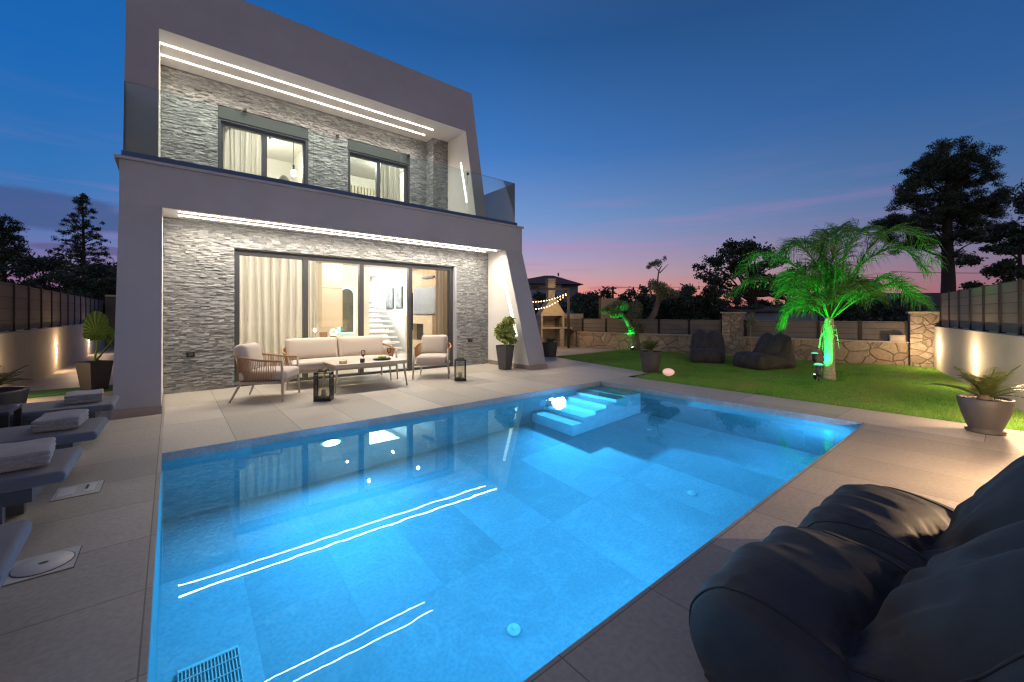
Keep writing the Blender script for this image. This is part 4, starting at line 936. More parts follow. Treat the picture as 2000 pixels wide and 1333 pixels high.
walllamp(-1.948, 13.39, .46, 1, 0, 'wall lamp in the middle of the left plastered wall', glow=13); walllamp(-1.948, 18.07, .46, 1, 0, 'far wall lamp on the left plastered wall behind the elephant ear', glow=12); walllamp(-1.948, 9.10, .46, 1, 0, 'wall lamp at the left picture edge above the round tub', glow=13)
nrm = Vector((-.235, 1, 0)).normalized()
walllamp(13.08, RW(13.08)+.005, .49, nrm.x, nrm.y, 'wall lamp on the right plastered wall beside the corner pillar', glow=27); walllamp(10.40, RW(10.40)+.005, .50, nrm.x, nrm.y, 'wall lamp on the right plastered wall behind the bowl planter', glow=27)
walllamp(7.4, RW(7.4)+.005, .50, nrm.x, nrm.y, 'wall lamp at the right edge of the plastered wall', 30, 55)  # out of view, made strong to light deck and lawn
walllamp(4.6, RW(4.6)+.005, .55, nrm.x, nrm.y, 'unseen wall lamp on the right plastered wall beyond the picture edge', 60, 240)  # unseen lamp, added for the warm light on deck and lawn
walllamp(2.2, RW(2.2)+.005, .55, nrm.x, nrm.y, 'unseen wall lamp on the plastered wall behind the foreground beanbags', 60, 60)  # also unseen, added to warm the near right deck

# ---- garden lights
pt = thing('glowing_pebble', 'flat round glowing pink stone lamp on the edge of the lawn', 'garden lamp', (7.84, 4.45, 0))
q = MB(); q.lathe([(.115*math.sin(a)+.001, .085-.075*math.cos(a)) for a in np.linspace(.02, 3.12, 14)], k=24); q.build('lamp_shell', em('pebble_glow', (1, .62, .52), .42), pt, True)
q = MB(); q.lathe([(.05, .0), (.05, .012)], k=16); q.build('lamp_foot', whiteplastic, pt)
def pathlight(x, y, h_, label, r_=.075):
    t = thing('path_light', label, 'path light', (x, y, 0), 0, 'stake path lights with green glowing caps')
    q = MB(); q.tube([(0, 0, 0), (0, 0, h_*.45)], .010, 8); q.build('stake', darkmetal, t, True)
    q = MB(); q.lathe([(r_*.45, h_*.30), (r_*.62, h_*.40), (r_*.72, h_*.86), (r_*.5, h_*.87)], k=16); q.build('lamp_body', darkmetal, t, True)
    q = MB(); q.lathe([(r_*.95, h_*.90), (r_, h_*.93), (r_*.6, h_*.985), (r_*.2, h_)], k=20); q.build('cap', em('green_cap', (.12, .75, .42), .9), t, True)
    q = MB(); q.lathe([(r_*.75, h_*.875), (r_*.95, h_*.895)], k=20); q.build('rim', chrome, t, True)
pathlight(9.30, 2.27, .36, 'stake light with bright cap in front of the palm trunk'); pathlight(12.2, 3.06, .33, 'stake light on the lawn behind the palm trunk'); pathlight(11.9, 4.55, .26, 'stake light just behind the right beanbag on the lawn', .06)
def groundspot(x, y, target, power, col, label, sz=75):
    t = thing('garden_spotlight', label, 'spotlight', (x, y, 0), 0, 'green garden spotlights')
    q = MB(); q.tube([(0, 0, 0), (0, 0, .08)], .008, 6); q.build('stake', blackmetal, t)
    d = (Vector(target)-Vector((x, y, .1))).normalized(); q = MB(); q.tube([Vector((0, 0, .1))-d*.05, Vector((0, 0, .1))+d*.03], [.025, .04], 14); q.build('lamp_head', blackmetal, t, True)
    q = MB(); q.tube([Vector((0, 0, .1))+d*.031, Vector((0, 0, .1))+d*.034], .034, 14); q.build('lens', em('green_lens', (.2, 1, .35), 30.), t, True)
    L = lamp('spot_beam', 'SPOT', Vector((x, y, .1))+d*.05, power, col, None, .03, spot=sz, blend=.6); aim(L, target); L.parent = t; L.matrix_parent_inverse = Matrix.LocRotScale(t.location, t.rotation_euler, None).inverted()
GREEN = (.0, 1.0, .07)
groundspot(9.38, 2.34, (9.66, 2.18, 2.3), 470, GREEN, 'green spotlight on a stake at the foot of the palm', 110)
groundspot(12.17, 8.22, (11.92, 8.62, 1.35), 300, GREEN, 'green spotlight on a stake at the foot of the olive tree', 62)

# ---- palm
palm = thing('palm_tree', 'feathery palm lit bright green by a spotlight on the lawn', 'palm tree', (9.70, 2.20, 0))
rv = Vector((math.cos(R(YAW)), -math.sin(R(YAW)), 0)); fv = Vector((math.sin(R(YAW)), math.cos(R(YAW)), 0))
q = MB(); zz = np.linspace(0, 1.22, 26); q.tube([(.012*math.sin(z*3), 0, z) for z in zz], [.085+.022*math.exp(-z*6)-.012*z+.005*((i % 2)*2-1) for i, z in enumerate(zz)], 20); q.build('trunk', palmbark, palm, True)
lv = []; lf = []; qr = MB(); prng = random.Random(4)
def palmfrond(pts, w0=.018, nleaf=95, L=.50):
    path = smoothpath(pts, 40); qr.tube(path, [max(.003, w0*(1-.85*i/40)) for i in range(41)], 6)
    for i in range(nleaf):
        u = .22+.78*i/nleaf; k = u*40; a = path[int(k)]; b_ = path[min(int(k)+1, 40)]; p = a.lerp(b_, k-int(k)); tg = (path[min(int(k)+1, 40)]-path[max(int(k)-1, 0)]).normalized()
        sd = tg.cross(Vector((0, 0, 1))); sd = sd.normalized() if sd.length > .1 else rv.copy()
        for sg in (-1, 1):
            for rep in range(1):
                l_ = L*(.55+.5*math.sin(math.pi*min(1, u*.95)))*(1.15-.35*u)*prng.uniform(.75, 1.15)
                d = (sd*sg*prng.uniform(.5, 1.1)+tg*prng.uniform(.5, 1.0)+Vector((prng.gauss(0, .15), prng.gauss(0, .15), prng.uniform(-.1, .55)))).normalized()
                p1 = p+d*l_*.4; p2 = p1+(d+Vector((0, 0, -.55))).normalized()*l_*.35; p3 = p2+(d*.45+Vector((0, 0, -1.0))).normalized()*l_*.35
                w = d.cross(Vector((prng.gauss(0, 1), prng.gauss(0, 1), .6))).normalized()*.0052; kk = len(lv)
                lv.extend([p-w, p+w, p1+w, p1-w, p2+w*.8, p2-w*.8, p3+w*.25, p3-w*.25]); lf.extend([(kk, kk+1, kk+2, kk+3), (kk+3, kk+2, kk+4, kk+5), (kk+5, kk+4, kk+6, kk+7)])
def fp_(a, z, d): return tuple(rv*a+fv*d+Vector((0, 0, z)))       # across, up, depth
T0 = fp_(0, 1.15, 0)
for P in ([T0, fp_(-.35, 1.75, -.1), fp_(-.9, 2.25, -.2), fp_(-1.5, 2.35, -.3), fp_(-1.95, 1.95, -.4)],
          [T0, fp_(.25, 1.75, -.2), fp_(.42, 2.35, -.3), fp_(.75, 2.75, -.4), fp_(1.2, 2.65, -.5), fp_(1.5, 2.15, -.5)],
          [T0, fp_(.05, 1.9, .1), fp_(.05, 2.45, .2), fp_(-.1, 2.75, .6), fp_(-.3, 2.5, 1.0)],
          [T0, fp_(.15, 1.9, .2), fp_(.33, 2.6, .3), fp_(.5, 3.0, .4), fp_(.8, 2.95, .6)],
          [T0, fp_(-.15, 1.8, -.1), fp_(-.45, 2.4, -.1), fp_(-.75, 2.6, -.1), fp_(-1.05, 2.3, -.1)],
          [T0, fp_(-.35, 1.5, -.3), fp_(-.7, 1.6, -.5), fp_(-.95, 1.35, -.7)],
          [T0, fp_(.3, 1.65, -.3), fp_(.62, 1.9, -.5), fp_(.92, 1.6, -.7)],
          [T0, fp_(.15, 1.55, -.5), fp_(.3, 1.75, -1.0), fp_(.35, 1.45, -1.4)],
          [T0, fp_(-.12, 1.6, -.5), fp_(-.3, 1.8, -1.0), fp_(-.4, 1.5, -1.45)],
          [T0, fp_(.25, 1.8, .3), fp_(.65, 2.25, .7), fp_(1.0, 2.0, 1.1)],
          [T0, fp_(-.3, 1.7, .4), fp_(-.8, 2.0, .9), fp_(-1.2, 1.7, 1.3)],
          [T0, fp_(.0, 1.7, .5), fp_(.1, 2.1, 1.1), fp_(.15, 1.8, 1.6)],
          [T0, fp_(.05, 1.9, -.15), fp_(.12, 2.5, -.3), fp_(.0, 2.75, -.7), fp_(-.1, 2.5, -1.1)],
          [T0, fp_(-.25, 1.6, -.15), fp_(-.6, 1.95, -.3), fp_(-.95, 1.95, -.4), fp_(-1.2, 1.6, -.5)],
          [T0, fp_(.2, 1.6, .1), fp_(.5, 1.85, .2), fp_(.8, 1.65, .3)],
          [T0, fp_(-.05, 1.9, -.2), fp_(-.2, 2.45, -.4), fp_(-.45, 2.7, -.6), fp_(-.7, 2.45, -.7)],
          [T0, fp_(.12, 1.8, -.2), fp_(.3, 2.25, -.5), fp_(.6, 2.4, -.8), fp_(.85, 2.0, -1.0)],
          [T0, fp_(-.02, 1.9, .05), fp_(-.05, 2.4, .1), fp_(-.02, 2.85, .15)],
          [T0, fp_(-.2, 1.35, .1), fp_(-.5, 1.4, .2), fp_(-.7, 1.1, .3)]):
    palmfrond(P)
qr.build('rachis', lf_palm, palm, True)
V = np.array([tuple(v) for v in lv]); npmesh('fronds', V, np.array(lf), lf_palm, palm)
q = MB(); prng2 = random.Random(9)
for i in range(16): a = prng2.uniform(0, 6.28); z = prng2.uniform(.85, 1.15); q.tube(smoothpath([(.07*math.cos(a), .07*math.sin(a), z), (.13*math.cos(a), .13*math.sin(a), z-.05), (.16*math.cos(a), .16*math.sin(a), z-.3)], 6), [.006, .006, .005, .005, .004, .003, .002], 4)
q.build('hanging_fibre', palmbark, palm)
# ---- olive tree (bonsai like)
ol = thing('olive_tree', 'gnarled olive with cloud pruned clumps, left limb lit green', 'olive tree', (12.45, 8.25, 0))
def op(px, py, d=0.): # across/up in metres from the foot, depth d
    return tuple(rv*px+fv*d+Vector((0, 0, py)))
q = MB()
q.tube(smoothpath([op(0, -.02), op(.02, .25), op(-.02, .5), op(.0, .68)], 10), [.24, .21, .19, .175, .17, .165, .16, .155, .15, .15, .15], 14)
q.tube(smoothpath([op(-.03, .6), op(-.25, .85, -.05), op(-.42, 1.1, -.1), op(-.6, 1.35, -.1)], 10), [.11-.006*i for i in range(11)], 10)
q.tube(smoothpath([op(.03, .6), op(.35, .9, .05), op(.62, 1.25, .1), op(.78, 1.75, .1), op(.85, 1.95, .1)], 12), [.14-.006*i for i in range(13)], 10)
q.tube(smoothpath([op(.82, 1.8, .1), op(.76, 2.3, .1), op(.80, 2.75, .1), op(.9, 2.95, .1)], 8), [.04-.003*i for i in range(9)], 6)
q.tube(smoothpath([op(.0, .65), op(.1, 1.0, .15), op(.02, 1.4, .2)], 6), [.06-.006*i for i in range(7)], 6)
for s_ in ((-.6, 1.3, -1.0, 1.45), (-.6, 1.3, -.5, 1.7), (.85, 1.85, 1.4, 1.9), (.85, 1.9, .5, 2.2), (.85, 1.9, 1.2, 2.3), (.8, 2.7, 1.1, 3.0), (.8, 2.7, .55, 2.95)):
    q.tube([op(s_[0], s_[1]), op((s_[0]+s_[2])/2+.02, (s_[1]+s_[3])/2+.02), op(s_[2], s_[3])], [.02, .014, .006], 5)
o = q.build('trunk', bark, ol, True)
def clump(lst, dens): return np.vstack([blob(op(a, z, d), (r, r, h), int(dens*r*r*300), .15) for a, z, d, r, h in lst])
V, F = leaves_np(clump([(-.85, 1.45, -.1, .30, .20), (-.60, 1.55, -.1, .30, .20), (-1.1, 1.40, -.1, .2, .14), (-.75, 1.25, -.1, .25, .12), (-.1, .75, -.1, .22, .2), (.12, .8, -.1, .14, .16)], 60), .068, .32); npmesh('crown', V, F, lf_olive, ol)
V, F = leaves_np(clump([(.0, 1.45, .2, .28, .35), (-.15, 1.15, .15, .2, .25), (.1, 1.1, .15, .15, .3), (.78, 2.2, .1, .34, .22), (1.0, 2.05, .1, .35, .18), (1.3, 1.95, .1, .25, .16), (.6, 2.35, .1, .2, .16), (.9, 1.85, .1, .2, .1), (.55, 3.0, .1, .14, .10), (.75, 3.05, .1, .18, .14), (.45, 2.9, .1, .1, .08), (1.0, 3.2, .1, .08, .12)], 38), .068, .32); npmesh('crown', V, F, lf_olive, ol)
# sapling in front of the wall
sp_ = thing('olive_sapling', 'small young tree with thin pale stem in front of the flagstone wall', 'tree', (12.75, 4.70, 0))
q = MB(); q.tube(smoothpath([(0, 0, 0), (.01, .0, .4), (.03, .03, .7), (-.03, 0, .95), (-.02, 0, 1.2)], 10), [.014-.0009*i for i in range(11)], 6); q.build('trunk', capstone, sp_, True)
V, F = leaves_np(np.vstack([blob((0, 0, 1.02), (.17, .17, .20), 260, .1), blob((.02, 0, 1.22), (.1, .1, .14), 80, .1)]), .07, .3, up=.8); npmesh('crown', V, F, lf_olive, sp_)

# ================================================================== BARBECUE TERRACE
bang = math.atan2(-.70, 1.24)
bb = thing('stone_barbecue', 'masonry barbecue with hooded chimney at the back terrace', 'barbecue', (11.50, 11.06, 0), bang)
bbm = pm('barbecue_stone', (.42, .36, .27), .85, noise=.2, scale=6, bump=.4); bbg = pm('barbecue_side', (.20, .185, .17), .85, noise=.15, scale=8)
q = MB(); q.box(-.71, .71, .0, .75, .70, .76); q.box(-.71, -.64, 0.02, .75, 0, .699); q.box(.05, .22, 0.02, .75, 0, .699); q.box(.62, .71, 0.02, .75, 0, .699); q.box(-.64, .05, .6, .75, 0, .699); q.box(.22, .62, .6, .75, 0, .699); q.build('counter', bbm, bb)
q = MB(); q.box(-.70, -.64, .0, .72, .761, 1.19); q.box(.14, .22, .0, .72, .761, 1.19); q.box(-.64, .14, .62, .72, .761, 1.19); q.build('firebox', bbm, bb)
q = MB(); q.prism([(-.74, 1.191), (.26, 1.191), (.24, 1.27), (-.10, 1.80), (-.10, 1.85), (-.36, 1.85), (-.36, 1.80), (-.72, 1.27)], 'y', -.02, .74); q.build('hood', bbm, bb, bevel=.01)
q = MB(); q.box(-.36, -.10, .2, .55, 1.851, 2.62); q.build('chimney', bbm, bb)
q = MB()
for i in range(4): q.box(-.39, -.07, .17, .58, 2.35+i*.085, 2.385+i*.085)
q.build('chimney_cowl', capstone, bb)
q = MB()
for i in range(7): q.tube([(-.62, .05+i*.08, .85+i*.03), (.13, .05+i*.08, .85+i*.03)], .006, 5)
q.box(-.63, .13, .02, .04, .84, .86); q.build('grill_grate', blackmetal, bb)
q = MB(); q.box(.711, 1.25, .05, .72, 0, .77); q.build('side_cabinet', bbg, bb)
q = MB(); q.box(.30, 1.25, .722, .80, .771, 1.28); q.build('splashback', bbm, bb)
q = MB(); q.tube([(.75, .4, .771), (.75, .4, .9), (.75, .33, .93), (.75, .28, .9)], .01, 6); q.build('tap', chrome, bb, True)
pg = thing('pergola', 'dark steel pergola post and beam over the barbecue terrace', 'pergola', (11.32, 10.40, 0), math.atan2(.96, -1.05))
for (x, y) in ((0, 0), (3.2, 0)): q = MB(); q.box(x-.045, x+.045, y-.045, y+.045, 0, 2.15); q.build('post', blackmetal, pg)
q = MB(); q.box(-.05, 3.25, -.05, .05, 2.151, 2.23); q.build('beam', blackmetal, pg)
q = MB(); q.box(-.045, .045, -3.2, -.051, 2.155, 2.225) if False else q.box(3.155, 3.245, -3.0, -.051, 2.155, 2.225); q.build('beam', blackmetal, pg)
sl = thing('string_lights', 'two swags of warm bulbs hung from the pergola post', 'string lights', (11.32, 10.40, 2.1), math.atan2(.96, -1.05))
bulb = em('bulb_glow', (1, .66, .28), 7.)
for s_, (zend, sag, dy, x1) in enumerate(((.0, .36, -.10, 2.6), (.0, .66, .14, 2.6))):
    pts = [(x, dy*x, -4*sag*(x/x1)*(1-x/x1)*.92-.02) for x in np.linspace(0, x1, 27)]
    q = MB(); q.tube(pts, .005, 4); q.build('cable', blackmetal, sl)
    for k in range(1, 26):
        p = pts[k]; q = MB(); q.lathe([(.006, p[2]-.05), (.018, p[2]-.04), (.020, p[2]-.026), (.008, p[2]-.008)], p[0], p[1], 8); q.build('bulb', bulb, sl, True)
lamp('string_glow', 'POINT', (10.6, 10.2, 1.7), 45, (1, .62, .3), sl, .25)
sh = thing('outdoor_shower', 'grey shower screen with dark posts and chrome tap beside the barbecue', 'shower', (12.70, 10.04, 0), math.atan2(-.75, .13))
shm = pm('shower_panel', (.20, .175, .155), .7, noise=.1, scale=8)
q = MB(); q.box(.04, .74, -.02, .02, .03, .78); q.build('panel', shm, sh); q = MB(); q.box(.04, .74, -.02, .02, .83, 1.86); q.build('panel', shm, sh)
q = MB(); q.box(-.03, .039, -.04, .04, 0, 1.87); q.build('post', blackmetal, sh); q = MB(); q.box(.741, .81, -.04, .04, 0, 1.87); q.build('post', blackmetal, sh); q = MB(); q.box(.04, .74, -.025, .025, .781, .829); q.build('rail', blackmetal, sh)
q = MB(); q.tube([(.38, -.02, 1.05), (.38, -.07, 1.06), (.38, -.09, 1.03), (.38, -.09, .98)], .014, 8); q.tube([(.38, -.021, 1.05), (.38, -.03, 1.05)], .035, 14); q.build('tap', chrome, sh, True)
t = thing('neighbour_wall', 'pale green lit wall behind the barbecue', 'wall', (12.0, 14.2, 0), bang); q = MB(); q.box(-2.2, .3, 0, .15, 0, 1.25); q.build('wall_body', pm('green_lit_wall', (.32, .42, .28), .9), t)  # green glow partly put into the wall colour itself
L = lamp('wall_wash', 'SPOT', (11.2, 13.4, .15), 30, (.4, 1, .45), t, .05, spot=100); aim(L, (11.7, 14.4, .9))

# ================================================================== FAR BUILDINGS, POLES
bl = thing('apartment_house', 'three storey blue grey house with hipped roof behind the barbecue', 'house', far(1082, 72), R(-YAW+4))
bm = pm('render_blue', (.20, .26, .36), .9, noise=.08); bmw = pm('render_cream', (.30, .29, .28), .9, noise=.08); rooft = pm('roof_tile', (.09, .06, .065), .9, noise=.2)
q = MB(); q.box(-8, 1.3, 0, 9, 0, 6.4); q.build('wall', bmw, bl); q = MB(); q.box(1.31, 4.6, 1.5, 9, 0, 6.4); q.build('wall', bm, bl)
q = MB(); q.add([(-8.6, -1.6, 6.5), (5.3, -.2, 6.4), (5.3, 9.6, 6.4), (-8.6, 9.6, 6.5), (-1.0, 4, 8.3), (.6, 4, 8.3)], [(0, 1, 5, 4), (1, 2, 5), (2, 3, 4, 5), (3, 0, 4), (0, 3, 2, 1)]); q.build('roof', rooft, bl)
for z in (2.0, 4.2):
    q = MB(); q.box(-8.4, 1.5, -1.5, -.005, z, z+.25); q.build('balcony_slab', bmw, bl); q = MB(); q.box(-8.4, 1.5, -1.5, -1.42, z+.251, z+1.1); q.build('balcony_rail', bm, bl)
q = MB(); q.box(4.61, 6.1, 3, 5.5, 3.0, 5.0); q.build('bay', bm, bl)
for x in (-6.5, -4, -1.5):
    q = MB(); q.box(x, x+1.4, -.04, -.003, 4.6, 6.1); q.build('window', darkmetal, bl)
q = MB(); q.tube([(1.5, 4, 8.2), (1.5, 4, 8.8)], .15, 6); q.build('chimney', rooft, bl)
def pole(px, d, h, label):
    t = thing('utility_pole', label, 'utility pole', far(px, d)); q = MB(); q.tube([(0, 0, 0), (0, 0, h)], [.14, .10], 8); q.build('pole', barkdark, t, True)
    q = MB(); q.box(-.6, .6, -.05, .05, h-.25, h-.12); q.build('crossarm', barkdark, t)
    return Vector(far(px, d))+Vector((0, 0, h-.1))
pA = pole(1197, 45, 4.25, 'thin utility pole standing above the hedge beyond the shower')
pB = Vector(far(1720, 80))+Vector((0, 0, 8.2)); pC = Vector(far(1080, 60))+Vector((0, 0, 2.6))
def wire(a, b_, sag, label):
    q = MB(); q.tube([a.lerp(b_, u)-Vector((0, 0, 4*sag*u*(1-u))) for u in np.linspace(0, 1, 24)], .022, 4); tag(q.build('power_line', barkdark), label, 'power line')
wire(pA, pB, .5, 'power line running right from the thin utility pole'); wire(Vector(far(1740, 34))+Vector((0, 0, 4.75)), Vector(far(2150, 34))+Vector((0, 0, 4.8)), .15, 'power line crossing behind the tall pine trunk')
hs = thing('bungalow', 'low house with tiled roof beyond the corner pillar on the right', 'house', far(1775, 30), R(-YAW-6))
q = MB(); q.box(-5, 6, 0, 5, 0, 1.9); q.build('wall', bm, hs); q = MB(); q.add([(-5.4, -.5, 1.85), (6.4, -.5, 1.85), (6.4, 5.5, 1.85), (-5.4, 5.5, 1.85), (-5.4, 2.5, 2.9), (6.4, 2.5, 2.9)], [(0, 1, 5, 4), (2, 3, 4, 5), (1, 2, 5), (3, 0, 4), (0, 3, 2, 1)]); q.build('roof', rooft, hs)
q = MB(); q.box(-1, .4, -.04, -.003, .8, 1.6); q.build('window', darkmetal, hs)
hs = thing('shed', 'low dark shed with faintly lit blue wall beyond the fence behind the palm', 'shed', far(1520, 24), R(-YAW+3))
q = MB(); q.box(-2.2, 2.4, 0, 3, 0, 1.35); q.build('wall', bm, hs); q = MB(); q.add([(-2.6, -.4, 1.36), (2.8, -.4, 1.46), (2.8, 3.4, 1.7), (-2.6, 3.4, 1.6), (-2.6, -.4, 1.46), (2.8, -.4, 1.56), (2.8, 3.4, 1.8), (-2.6, 3.4, 1.7)], [(0,3,2,1),(4,5,6,7),(0,1,5,4),(1,2,6,5),(2,3,7,6),(3,0,4,7)]); q.build('roof', rooft, hs)

# ================================================================== TREES
def tree(name, label, loc, trunk, limbs, clumps, leaf, mat, n, group=None, asp=.4, hollow=.25, up=0., bk=barkdark, fuzz=1.):
    t = thing(name, label, 'tree', loc, R(-YAW), group)      # local x across the view, y away
    q = MB(); q.tube(smoothpath(trunk[0], 12), [trunk[1]+(trunk[2]-trunk[1])*i/12 for i in range(13)], 10)
    for l in limbs: q.tube(smoothpath(l[:-1], 6), [l[-1]*(1-.8*i/6) for i in range(7)], 6)
    q.build('trunk', bk, t, True)
    tot = sum(c[3]*c[3] for c in clumps); cs = np.vstack([blob(c[:3], (c[3], c[3]*.9, c[4]), max(20, int(n*c[3]*c[3]/tot)), hollow, fuzz) for c in clumps])
    V, F = leaves_np(cs, leaf, asp, up=up); npmesh('crown', V, F, mat, t)
    return t
tr = random.Random(21)
# tall pine on the right: layered pads of foliage. metres: (px-1848)*35/804.6, (613-py)*35/804.6+1.28
PXm = lambda px: (px-1848)*35/804.6
PZm = lambda py: (613-py)*35/804.6+1.28
pads = []; limbs = []
def sub(px, py, rx, ry, k=7, yy=None):
    for i in range(k):
        a = tr.uniform(0, 6.28); r_ = tr.uniform(0, 1)**.5; x = px+rx*r_*math.cos(a); y = py+ry*r_*math.sin(a)*1.0; s_ = tr.uniform(.5, .95)*.75
        pads.append((PXm(x), tr.uniform(-1.6, 1.6) if yy is None else yy, PZm(y), s_*tr.uniform(.8, 1.35), s_*.62))
for a in ((1845, 300, 34, 16, 14), (1835, 330, 52, 22, 20), (1885, 322, 28, 14, 8), (1800, 322, 18, 14, 6), (1848, 360, 72, 24, 30), (1900, 345, 26, 18, 10), (1775, 365, 16, 18, 8), (1845, 398, 84, 24, 34), (1765, 388, 16, 12, 5),
          (1820, 428, 80, 20, 28), (1752, 435, 26, 10, 9), (1885, 432, 44, 26, 18), (1800, 470, 50, 15, 16), (1875, 462, 34, 12, 8), (1780, 480, 22, 10, 5), (1930, 392, 36, 14, 12), (1965, 385, 26, 10, 8), (1940, 415, 26, 14, 8), (1745, 445, 18, 8, 5), (1860, 505, 40, 10, 4)):
    sub(*a[:4], int(a[4]*1.35))
for i in range(26):
    c = pads[(i*11) % len(pads)]; z0 = max(5.0, c[2]-1.2-abs(c[0])*.25); limbs.append([(0.15*(z0/15), 0, z0), (c[0]*.5, c[1]*.5, (z0+c[2])/2+.1), (c[0], c[1], c[2]-.1), .10])
tree('pine_tree', 'tall pine with bare lower trunk rising behind the right fence', far(1850, 35), ([(0, 0, 0), (.1, 0, 4), (0, 0, 8), (.1, 0, 12), (0, 0, 15)], .56, .12), limbs, pads, .24, lf_pine, 90000, asp=.2, hollow=.0, fuzz=.35)
# layered tree at right edge
pads = []; limbs = []
for i in range(60):
    x = tr.uniform(-1, 1); z = tr.uniform(0, 1); hw = 3.1*(1-z)**.55+.4
    pads.append((x*hw, tr.uniform(-1.5, 1.5), .8+z*6.4, tr.uniform(.35, .65), tr.uniform(.18, .3)))
for i in range(20): c = pads[i]; limbs.append([(0, 0, max(.8, c[2]-.6)), (c[0]*.5, c[1]*.5, c[2]-.2), (c[0], c[1], c[2]), .07])
tree('broadleaf_tree', 'dark layered tree behind the fence at the right picture edge', far(1990, 27), ([(0, 0, 0), (.1, 0, 3), (0, 0, 6.5)], .22, .06), limbs, pads, .26, lf_dark, 15000, asp=.4, hollow=.0)
tree('broadleaf_tree', 'overhanging dark branch tip at the far right edge', far(2060, 24), ([(0, 0, 0), (.0, 0, 4), (-.2, 0, 8)], .2, .08), [[(0, 0, 6), (-.8, 0, 7.3), (-1.7, 0, 7.9), .08]], [(-1.75, 0, 8.0, .5, .5), (-1.2, 0, 7.6, .7, .5), (0, 0, 8, 1.4, 1.2)], .26, lf_dark, 2600)
# open tree left of the palm
QX = lambda px: (px-1470)*28/804.6
QZ = lambda py: (613-py)*28/804.6+1.28
pads = []; limbs = []
for (px, py, rx, ry, k) in ((1440, 492, 40, 16, 16), (1400, 515, 22, 12, 7), (1395, 545, 20, 18, 7), (1430, 530, 40, 24, 14), (1478, 515, 40, 24, 14), (1510, 530, 36, 20, 10), (1420, 568, 34, 14, 8), (1500, 560, 46, 16, 12), (1545, 560, 34, 18, 12), (1590, 545, 50, 26, 16), (1660, 570, 50, 24, 16)):
    for i in range(k):
        a = tr.uniform(0, 6.28); r_ = tr.random()**.5; s_ = tr.uniform(.22, .5); pads.append((QX(px+rx*r_*math.cos(a)), tr.uniform(-1.4, 1.4), QZ(py+ry*r_*math.sin(a)), s_, s_*.7))
for i in range(34): c = pads[(i*5) % len(pads)]; limbs.append([(tr.uniform(-.3, .3), 0, 1.6+.05*i), (c[0]*.45, c[1]*.5, (1.6+c[2])/2+.25), (c[0], c[1], c[2]), .09])
tree('broadleaf_tree', 'wide open crowned tree with dark branches left of and behind the palm', far(1470, 28), ([(.4, 0, 0), (.3, 0, 1.2), (.1, 0, 2.4)], .28, .16), limbs, pads, .20, lf_dark, 15000, asp=.5, hollow=.1)
# bush protos
def bush(label, loc, w, h, seed, n=5200, leaf=.22, group=None, spire=False):
    rr = random.Random(seed); pads = []
    for i in range(26):
        z = rr.uniform(.25, 1.0); hw = w*(1-.55*abs(z-.45)**1.4) if not spire else w*(1.05-z)
        pads.append((rr.uniform(-1, 1)*hw*.8, rr.uniform(-1, 1)*w*.5, z*h-.25, rr.uniform(.3, .6)*w*.45, rr.uniform(.22, .42)*h*.28))
    return tree('broadleaf_tree', label, loc, ([(0, 0, 0), (.1, 0, h*.4), (0, 0, h*.75)], .12, .05), [[(0, 0, h*.3), (c[0]*.5, c[1]*.5, (h*.3+c[2])/2), (c[0], c[1], c[2]), .05] for c in pads[:12]], pads, leaf, lf_dark, n, group=group, hollow=.0)
B1 = bush('dark bushy tree just beyond the shower screen', far(1225, 25), 1.9, 2.9, 1, group='dark trees beyond the stone wall')
B2 = bush('dark bushy tree beyond the stone wall behind the olive tree', far(1290, 27), 2.4, 2.8, 2, group='dark trees beyond the stone wall')
B3 = bush('dark tree with ragged top between olive tree and open crowned tree', far(1352, 26), 2.0, 3.1, 3, group='dark trees beyond the stone wall')
gl_ = 'one of the dark bushy trees forming the hedge line beyond the back fence'
for i, (src, px, d, sc, rz) in enumerate(((B2, 1165, 30, .95, 40), (B1, 1262, 31, .95, 90), (B1, 1318, 31, 1.0, 200), (B2, 1395, 27, .9, 150), (B3, 1440, 25, .72, 100), (B2, 1485, 30, .85, 10), (B1, 1545, 26, .8, 60), (B2, 1600, 27, .85, 80), (B3, 1655, 25, .75, 0),
                                            (B2, 1700, 24, .85, 130), (B1, 1725, 26, .8, 230), (B3, 1760, 28, .70, 20), (B2, 1120, 27, .95, 300), (B1, 1060, 26, .9, 250), (B3, 1145, 22, .75, 33))):
    copy_thing(src, far(px, d), R(rz), gl_, 'hedge line beyond the back fence', sc)
B4 = bush('low bush at the foot of the tall pine', far(1850, 32), 1.6, 2.2, 4, 3000, .2)
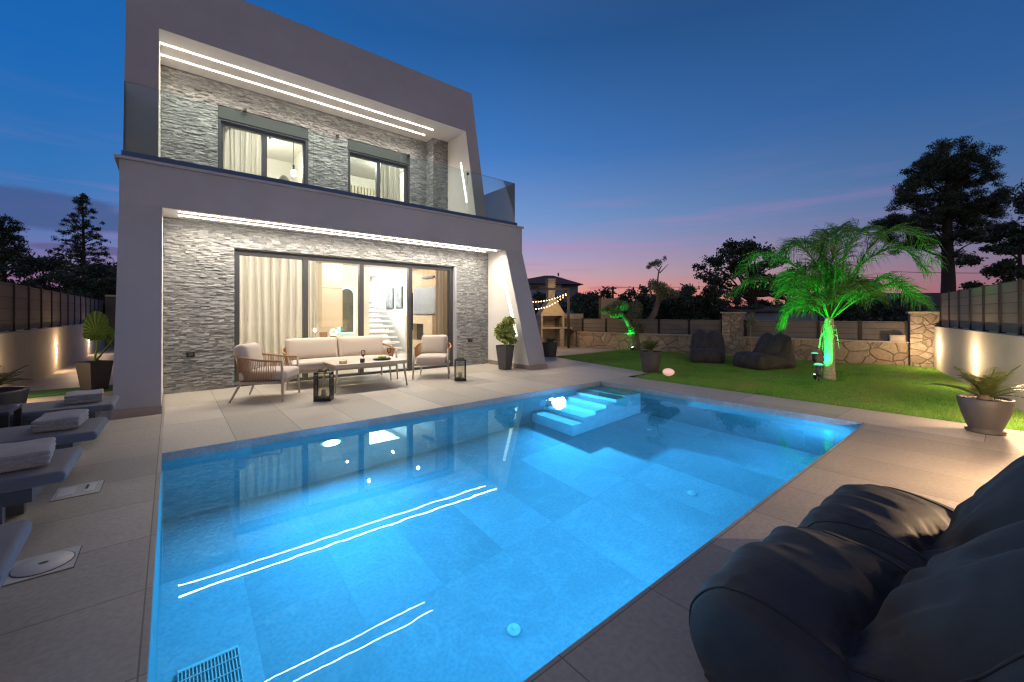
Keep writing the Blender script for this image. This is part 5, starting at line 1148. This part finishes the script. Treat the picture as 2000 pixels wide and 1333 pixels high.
# left side trees
TX_ = lambda px: (px-162)*30/804.6
LB = bush('dark round tree above the left fence', far(95, 26), 3.0, 5.0, 7, 9000, .24, group='dark trees beyond the left fence')
gl2 = 'one of the dark trees massed beyond the left board fence'
for i, (px, d, sc, rz) in enumerate(((20, 24, .84, 50), (60, 29, 1.0, 120), (150, 28, .88, 200), (205, 30, .98, 300), (240, 27, .86, 20), (-50, 24, .85, 70), (120, 24, .74, 260), (185, 25, .70, 160), (300, 30, .9, 10))):
    copy_thing(LB, far(px, d), R(rz), gl2, 'dark trees beyond the left fence', sc)
pads = []; limbs = []
for i in range(190):
    z = tr.random()**.95; zz_ = 4.0+z*6.0; hw = 1.9*(1-z)**.8+.10; x = tr.uniform(-1, 1)*hw; pads.append((x, tr.uniform(-.7, .7)*hw, zz_, tr.uniform(.14, .30)*(1.2-z*.6), tr.uniform(.08, .18)))
for c in pads[:70]: limbs.append([(0, 0, c[2]-.5), (c[0]*.5, c[1]*.5, c[2]-.28), (c[0], c[1], c[2]), .04])
tree('conifer_tree', 'tall sparse conifer spire rising above the left fence', far(161, 30), ([(0, 0, 0), (.1, 0, 5), (0, 0, 10.1)], .2, .02), limbs, pads, .15, lf_pine, 15000, asp=.25, hollow=.0, up=.3)
pads = []; limbs = []
for i in range(90):
    z = tr.random(); hw = 1.5*(1-z)**.6+.15; pads.append((tr.uniform(-1, 1)*hw, tr.uniform(-1, 1), 4.0+z*3.4, tr.uniform(.2, .38), tr.uniform(.12, .25)))
for c in pads: limbs.append([(0, 0, c[2]-.7), (c[0]*.5, c[1]*.5, c[2]-.35), (c[0], c[1], c[2]), .04])
tree('conifer_tree', 'ragged dark tree at the left picture edge', far(5, 26), ([(0, 0, 0), (.1, 0, 4), (0, 0, 7.2)], .18, .03), limbs, pads, .15, lf_pine, 12000, asp=.3, hollow=.0, up=.3)
# far dark rise along the horizon
q = MB(); hv = []; hn = 90
for i in range(hn+1):
    a = R(-40+i*190/hn); r_ = 150; h_ = 3.2+1.3*noise.noise(Vector((i*.35, 0, 0)))+.5*noise.noise(Vector((i*1.3, 5, 0)))
    hv += [(r_*math.sin(a), r_*math.cos(a), -1), (r_*1.02*math.sin(a), r_*1.02*math.cos(a), h_), (r_*1.15*math.sin(a), r_*1.15*math.cos(a), -1)]
q.add(hv, [(i*3+j, (i+1)*3+j, (i+1)*3+j+1, i*3+j+1) for i in range(hn) for j in range(2)]); struct(q.build('hills', pm('far_wood', (.03, .04, .03), .95)))
